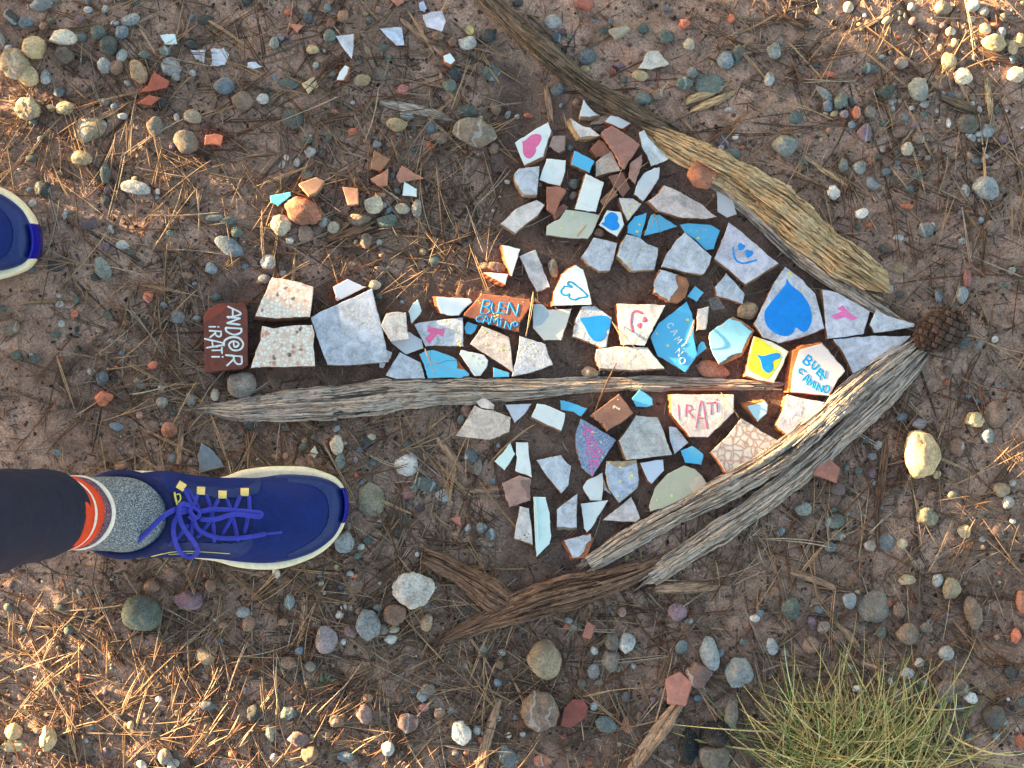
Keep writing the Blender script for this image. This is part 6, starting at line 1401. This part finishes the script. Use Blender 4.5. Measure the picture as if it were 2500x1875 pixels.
c = t.ramp(n, [(.36, P(52, 24, 66)), (.52, P(78, 52, 92)), (.62, P(176, 176, 186))]); t.bump(n, .8, .0012); M_PURP = t.out(c, .95, .2)

ZSH = zoomed((0, 1080), 2212 / 900.0)
MT = [(205, 1255), (210, 1215), (225, 1182), (240, 1167), (268, 1155), (309, 1149), (346, 1149), (407, 1152), (460, 1161), (509, 1167), (549, 1163), (590, 1148), (651, 1139), (712, 1138), (753, 1141), (793, 1153), (822, 1167), (842, 1194), (850, 1230)]
MB_ = [(205, 1255), (210, 1295), (225, 1330), (250, 1342), (285, 1350), (366, 1357), (447, 1360), (488, 1365), (529, 1371), (570, 1383), (610, 1389), (651, 1391), (692, 1387), (732, 1375), (773, 1357), (806, 1332), (834, 1296), (846, 1263), (850, 1230)]
UT = [(215, 1255), (222, 1215), (240, 1192), (275, 1174), (310, 1162), (346, 1154), (407, 1149), (460, 1158), (509, 1164), (549, 1166), (590, 1166), (631, 1166), (692, 1158), (753, 1160), (793, 1168), (820, 1180), (836, 1197), (843, 1222), (845, 1240)]
UB = [(215, 1255), (222, 1295), (240, 1330), (285, 1352), (366, 1361), (447, 1361), (529, 1365), (570, 1370), (610, 1374), (651, 1375), (692, 1371), (732, 1361), (773, 1344), (814, 1312), (836, 1275), (843, 1256), (845, 1240)]
PK = [(215, .060), (225, .082), (240, .088), (300, .086), (380, .088), (402, .098), (430, .098), (470, .091), (520, .082), (580, .072), (640, .064), (700, .059), (750, .056), (790, .051), (815, .045), (835, .036), (845, .028)]
def dense(p): return catmull(p, 10)
dMT, dMB, dUT, dUB = dense(MT), dense(MB_), dense(UT), dense(UB)
def itp(d, x): return float(np.interp(x, d[:, 0], d[:, 1]))
def pk(x): return float(np.interp(x, [q[0] for q in PK], [q[1] for q in PK]))
Z0 = .026
def upper_pt(x, phi):
    a, b = itp(dUT, x), itp(dUB, x); yc, hw = (a + b) / 2, (b - a) / 2
    zp = pk(x); ex = .62 if x > 560 else .62 + (560 - x) / 560 * .35
    z = Z0 + (zp - Z0) * max(0.0, math.sin(phi)) ** ex
    if x > 420: z += .0025 * math.sin(phi) ** 3 * math.exp(-((x - 480) / 60) ** 2)
    return x, yc - hw * math.cos(phi), z
def upper_z(px, py):
    px = min(max(px, 216), 844)
    a, b = itp(dUT, px), itp(dUB, px); yc, hw = (a + b) / 2, max(1, (b - a) / 2)
    return upper_pt(px, math.acos(max(-1, min(1, (yc - py) / hw))))[2]

def build_shoe(person, xf, origin):
    """xf maps world coordinates of the right shoe to this shoe's place"""
    def w3(px, py, z):
        x, y = W(px, py, z); return tuple(np.array(xf((x, y, z))) - origin)
    def part(name, V, F, mat, parent, smooth=True):
        return mesh(name, V, F, mat, parent, smooth=smooth)
    xs = np.concatenate([215 + 25 * (1 - np.cos(np.linspace(0, math.pi / 2, 14))), np.linspace(242, 800, 190), 800 + 45 * np.sin(np.linspace(.02, math.pi / 2, 34))])
    ph = np.linspace(0, math.pi, 81)
    V = []
    for x in xs:
        for p in ph:
            q = upper_pt(x, p); wr = .0005 * float(vn(q[0] / 14, q[1] / 9, 55)) * (1 if x < 690 else .25) + .0009 * float(vn(q[0] / 40, q[1] / 16, 56)) * (x < 620)
            V.append(w3(q[0], q[1], q[2] + wr * math.sin(p)))
    n = len(ph); F = [(i * n + j, i * n + j + 1, (i + 1) * n + j + 1, (i + 1) * n + j) for i in range(len(xs) - 1) for j in range(n - 1)]
    shoe = part('shoe', V, F, M_NAVY, person)
    # toe overlay band
    inner = ZSH([(1690, 232), (1760, 240), (1880, 262), (1950, 320), (1972, 420), (1940, 520), (1850, 605), (1700, 680), (1640, 700)])
    ip = catmull(inner, 8); poly = [tuple(q) for q in ip]
    OV, OF, idx = [], [], {}
    def ov(i, j):
        if (i, j) not in idx:
            q = upper_pt(xs[i], ph[j]); idx[(i, j)] = len(OV); OV.append(w3(q[0], q[1], q[2] + .0008 * math.sin(ph[j]) + .0002))
        return idx[(i, j)]
    for i in range(len(xs) - 1):
        if xs[i] < 672: continue
        for j in range(n - 1):
            q = upper_pt(xs[i], ph[j])
            if in_poly(q[0], q[1], poly): continue
            if xs[i] < 700 and 0.42 < ph[j] < 2.72: continue
            OF.append((ov(i, j), ov(i, j + 1), ov(i + 1, j + 1), ov(i + 1, j)))
    part('toe_overlay', OV, OF, M_NAVY2, shoe)
    def panel(name, pts, mat, off, i0=0):
        poly_ = [tuple(q) for q in catmull(ZSH(pts), 5, True)]; PV, PF, ix = [], [], {}
        def pv(i, j):
            if (i, j) not in ix:
                q = upper_pt(xs[i], ph[j]); ix[(i, j)] = len(PV); PV.append(w3(q[0], q[1], q[2] + off))
            return ix[(i, j)]
        for i in range(len(xs) - 1):
            for j in range(n - 1):
                q = upper_pt((xs[i] + xs[i + 1]) / 2, (ph[j] + ph[j + 1]) / 2)
                if in_poly(q[0], q[1], poly_): PF.append((pv(i, j), pv(i, j + 1), pv(i + 1, j + 1), pv(i + 1, j)))
        return part(name, PV, PF, mat, shoe)
    panel('tongue', [(985, 300), (1090, 330), (1200, 335), (1340, 350), (1490, 330), (1525, 420), (1500, 540), (1400, 590), (1280, 590), (1130, 585), (1010, 560), (985, 430)], M_COLLAR, .0009)  # darker navy carries the shade of the recess between the laces
    panel('eyestay', [(1060, 225), (1200, 255), (1350, 275), (1480, 265), (1560, 215), (1550, 300), (1480, 320), (1340, 335), (1200, 318), (1080, 300)], M_NAVY2, .0013)
    panel('eyestay', [(930, 620), (1010, 600), (1140, 600), (1290, 605), (1430, 600), (1510, 560), (1500, 640), (1380, 700), (1150, 650), (1000, 650)], M_NAVY2, .0013)
    # midsole
    out = np.concatenate([dMT, dMB[::-1][1:-1]])
    rings = [[w3(q[0], q[1], z) for q in inset(out, d)] for d, z in ((9, .001), (3, .004), (.5, .012), (0, .022), (1.5, .029), (5, .032), (14, .032))]
    V, F = tube_rings(rings); part('midsole', V, F, M_CREAM, shoe)
    # toe bumper
    ys = np.linspace(1191, 1277, 26); rings = []
    for k, y in enumerate(ys):
        xo = np.interp(y, [1167, 1194, 1212, 1230, 1247, 1263, 1296], [822, 842, 848, 850, 849, 846, 834]); e = .25 if k in (0, 25) else 1
        rings.append([w3(xo - 7, y, .004), w3(xo + 1.2 * e, y, .006), w3(xo + 2.6 * e, y, .018), w3(xo + 1.6 * e, y, .030), w3(xo - 2.5, y, .037), w3(xo - 8, y, .041), w3(xo - 9, y, .030)])
    V, F = tube_rings(rings); part('toe_bumper', V, F, M_BUMPER, shoe)
    # collar roll round the ankle
    th = np.linspace(0, 2 * math.pi, 64, endpoint=False); rings = []
    for a in th:
        c = np.array((-.398 + .052 * math.cos(a), -.1335 + .0415 * math.sin(a), .090 + .006 * math.cos(a))); e = np.array((math.cos(a), math.sin(a), 0))
        rings.append([tuple(np.array(xf(tuple(c + e * .0045 * math.cos(b) + np.array((0, 0, .006 * math.sin(b)))))) - origin) for b in np.linspace(0, 2 * math.pi, 10, endpoint=False)])
    V, F = tube_rings(rings + [rings[0]], cap=False); part('collar', V, F, M_COLLAR, shoe)
    # ribbons (laces, loops, stripes)
    def ribbon(name, pts, w, thick, mat, offs=.0015, hi=None, parent=shoe, n=7, nrm_flat=True):
        pts = ZSH(pts); c = catmull(pts, n) if len(pts) > 2 else np.linspace(pts[0], pts[1], 8)
        m = len(c); tg = np.gradient(c, axis=0); tg /= np.maximum(np.linalg.norm(tg, axis=1), 1e-6)[:, None]; nr = np.stack([-tg[:, 1], tg[:, 0]], axis=1)
        zs = np.array([upper_z(*q) for q in c]); k = np.ones(5) / 5; zs = np.convolve(np.pad(zs, 2, mode='edge'), k, 'valid')
        if hi is not None: zs = zs + np.interp(np.linspace(0, 1, m), np.linspace(0, 1, len(hi)), hi)
        rings = []
        for i in range(m):
            e = .55 if i in (0, m - 1) else 1
            ring = []
            for (du, dzz) in ((-1, 0), (-.85, 1), (-.3, 1.25), (.3, 1.25), (.85, 1), (1, 0), (.8, -.6), (-.8, -.6)):
                q = c[i] + nr[i] * du * w * e; ring.append(w3(q[0], q[1], zs[i] + offs + dzz * thick))
            rings.append(ring)
        V, F = tube_rings(rings); return part(name, V, F, mat, parent)
    # lace crossings from the loops down to the far eyelets
    for pts in ([(1098, 275), (1128, 330), (1152, 392)], [(1122, 280), (1160, 340), (1196, 405)], [(1186, 310), (1172, 350), (1150, 410)], [(1152, 470), (1150, 530), (1135, 592)], [(1234, 310), (1262, 390), (1278, 490), (1286, 602)], [(1312, 338), (1284, 395), (1245, 490), (1180, 572)],
                [(1358, 338), (1388, 420), (1410, 510), (1430, 594)], [(1444, 316), (1412, 390), (1378, 470), (1332, 552)], [(1494, 318), (1496, 400), (1482, 470), (1464, 548)], [(1130, 490), (1075, 560), (1008, 618)]):
        ribbon('lace', pts, 5.4, .0010, M_LACE, .0012)
    ribbon('lace_loop', [(1190, 418), (1280, 402), (1400, 408), (1510, 418), (1562, 425), (1558, 445), (1500, 440), (1400, 432), (1290, 462), (1195, 462)], 6.0, .0013, M_LACE, .004, [0, .006, .010, .011, .011, .012, .012, .011, .007, .001])
    ribbon('lace_loop', [(1150, 420), (1125, 378), (1085, 372), (1070, 420), (1100, 510), (1165, 600), (1186, 652), (1150, 685), (1090, 668), (1050, 590), (1042, 500), (1075, 430), (1130, 410)], 6.0, .0013, M_LACE, .004, [0, .006, .009, .010, .012, .013, .014, .014, .012, .010, .007, .004, .002])
    ribbon('lace_end', [(1140, 405), (1060, 400), (985, 440), (920, 500), (850, 570), (795, 615)], 6.4, .0012, M_LACE, .006, [0, .004, .016, .026, .028, .024])
    ribbon('lace_tip', [(795, 615), (750, 642)], 3.4, .0012, M_LACE, .006, [.024, .020])
    ribbon('lace_end', [(1155, 450), (1195, 525), (1290, 568), (1400, 575), (1500, 566), (1600, 548)], 5.6, .0012, M_LACE, .004, [0, .002, .004, .004, .003, .002])
    ribbon('lace_tip', [(1598, 549), (1695, 540)], 2.8, .0012, M_LACE, .004, [.002, .0015])
    for k, pts in enumerate(([(1120, 425), (1155, 395), (1190, 415), (1195, 450)], [(1130, 440), (1160, 460), (1195, 440)], [(1128, 400), (1150, 430), (1178, 458)])):
        ribbon('knot', pts, 5.4, .0022, M_LACE, .005 + k * .0016)
    for (x, y, a) in ((1088, 262, .55), (1206, 290, .04), (1335, 313, .02), (1468, 298, .02)):
        V, F = [], []
        rows = []
        for v_ in np.linspace(-1, 1, 6):
            row = []
            for u_ in np.linspace(-1, 1, 6):
                dx, dy = u_ * 25, v_ * 24; q = ZSH([(x + dx * math.cos(a) - dy * math.sin(a), y + dx * math.sin(a) + dy * math.cos(a))])[0]
                row.append((q, upper_z(*q) + .0012 + .0022 * (1 - v_ * v_ * .6)))
            rows.append(row)
        for lay in (0, -.0018):
            for row in rows:
                for q, z in row: V.append(w3(q[0], q[1], z + lay))
        for lay in (0, 36):
            for i in range(5):
                for j in range(5): F.append((lay + i * 6 + j, lay + i * 6 + j + 1, lay + (i + 1) * 6 + j + 1, lay + (i + 1) * 6 + j))
        ed = [j for j in range(6)] + [6 * i + 5 for i in range(1, 6)] + [30 + j for j in range(4, -1, -1)] + [6 * i for i in range(4, 0, -1)]
        for a_, b_ in zip(ed, ed[1:] + ed[:1]): F.append((a_, b_, b_ + 36, a_ + 36))
        part('eyelet_loop', V, F, M_LOOP, shoe, smooth=False)
    ribbon('side_stripe', [(905, 686), (980, 668), (1060, 655), (1200, 655), (1382, 668)], 1.3, .0004, M_YEL, .0008)
    ribbon('side_stripe', [(1010, 672), (1100, 668), (1180, 664)], .9, .0004, M_YEL, .0008)
    for st in np.arange(0, 1, .09):
        ribbon('stitch', [(1380 + 110 * st, 690 - 75 * st), (1380 + 110 * (st + .045), 690 - 75 * (st + .045))], .8, .0004, M_LACE, .0014)
    ribbon('tongue_logo', [(1047, 298), (1052, 330), (1064, 378)], 2.6, .0006, M_YEL, .0016)
    ribbon('tongue_logo', [(1058, 314), (1078, 312), (1083, 340), (1068, 362)], 1.7, .0006, M_YEL, .0016)
    return shoe

def ring(z, cx_, cy_, rx, ry, n=56):
    th = np.linspace(0, 2 * math.pi, n, endpoint=False)
    return np.stack([cx_ + rx * np.cos(th), cy_ + ry * np.sin(th), np.full(n, z)], axis=1)
SOCK = [(.058, -.395, -.135, .055, .037), (.085, -.393, -.135, .0495, .0385), (.100, -.399, -.132, .0465, .038), (.115, -.408, -.130, .0425, .0372), (.130, -.416, -.128, .0385, .0362), (.146, -.4225, -.1255, .0358, .0352)]
BANDS = [('white_band', (.146, .152), M_WBAND, .0012), ('purple_band', (.152, .164), M_PURP, .0002), ('orange_band', (.164, .178), M_OBAND, .0006), ('white_band', (.178, .184), M_WBAND, .0004), ('orange_band', (.184, .205), M_OBAND, .0006)]
person = tag(empty('person', (-.424, -.125, 0)), 'person in dark leggings, marled striped sock and navy trail shoes', 'person')
porg = np.array(person.location)
def leg(xf, hip, rings_p):
    def tr(v): return np.array([xf(tuple(q)) for q in v]) - porg
    srow = catmull(SOCK, 6)
    V, F = tube_rings([tr(ring(*q)) for q in srow]); so = mesh('sock', V, F, M_SOCK, person)
    for nm, (za, zb), mt, ex in BANDS:
        rr = []
        for z, e in ((za, -.002), (za + .0008, ex), ((za + zb) / 2, ex + .0004), (zb - .0008, ex), (zb, -.002)):
            cx_ = np.interp(z, [.146, .17, .21], [-.4225, -.428, -.430]); cy_ = np.interp(z, [.146, .17, .21], [-.1255, -.1235, -.122]); r0 = .0356
            rg = ring(z, cx_, cy_, r0 + e, r0 - .0006 + e)
            if nm != 'white_band':
                a = np.arctan2(rg[:, 1] - cy_, rg[:, 0] - cx_); rg[:, 2] += .0016 * np.sin(a * 5 + za * 900)
            rr.append(tr(rg))
        V, F = tube_rings(rr); mesh(nm, V, F, mt, so)
    rr = []
    pr = catmull(rings_p, 10)
    for i, (z, cx_, cy_, r0) in enumerate(pr):
        th = np.linspace(0, 2 * math.pi, 72, endpoint=False)
        fold = .0012 * np.sin(z * 210 + 1.2 * np.sin(th + z * 30)) * math.exp(-((z - .24) / .05) ** 2) + .0015 * vn(th * 1.2, z * 40, 61)
        r_ = r0 + fold
        rr.append(np.stack([cx_ + r_ * np.cos(th), cy_ + r_ * np.sin(th), np.full(72, z) + .004 * np.cos(th + .6) * math.exp(-(z - .19) * 20)], axis=1) - porg)
    inner = np.array(rr[0]); cen = inner.mean(0); rin = [cen + (inner - cen) * .93 + np.array([0, 0, .012])]
    return tube_rings(rin + rr)
ident = lambda v: v
DX, CY = -.334, .023
mirror = lambda v: (v[0] + DX, -v[1] + CY, v[2])
PR = [(.186, -.432, -.1205, .0365), (.190, -.432, -.1205, .0388), (.20, -.4325, -.1200, .0396), (.26, -.433, -.117, .0415), (.33, -.436, -.113, .0450), (.42, -.448, -.108, .053), (.50, -.475, -.102, .056), (.60, -.505, -.097, .064), (.75, -.545, -.090, .078), (.88, -.575, -.085, .090)]
PL = [(.186, -.766, .1435, .0365), (.190, -.766, .1435, .0388), (.20, -.7665, .143, .0396), (.26, -.765, .142, .0415), (.33, -.76, .14, .0450), (.42, -.75, .135, .053), (.50, -.735, .128, .056), (.60, -.70, .118, .064), (.75, -.65, .102, .078), (.88, -.60, .09, .090)]
V1, F1 = leg(ident, None, PR); V2, F2 = leg(mirror, None, PL)
hip = []
for z, rx, ry in ((.84, .10, .12), (.88, .125, .165), (.95, .13, .175), (1.02, .125, .165), (1.06, .115, .155)):
    hip.append(ring(z, -.588, .003, rx, ry, 48) - porg)
V3, F3 = tube_rings(hip)
V = list(V1) + list(V2) + list(V3); F = list(F1) + [tuple(i + len(V1) for i in f) for f in F2] + [tuple(i + len(V1) + len(V2) for i in f) for f in F3]
mesh('leggings', V, F, M_PANTS, person)
build_shoe(person, ident, porg)
build_shoe(person, mirror, porg)
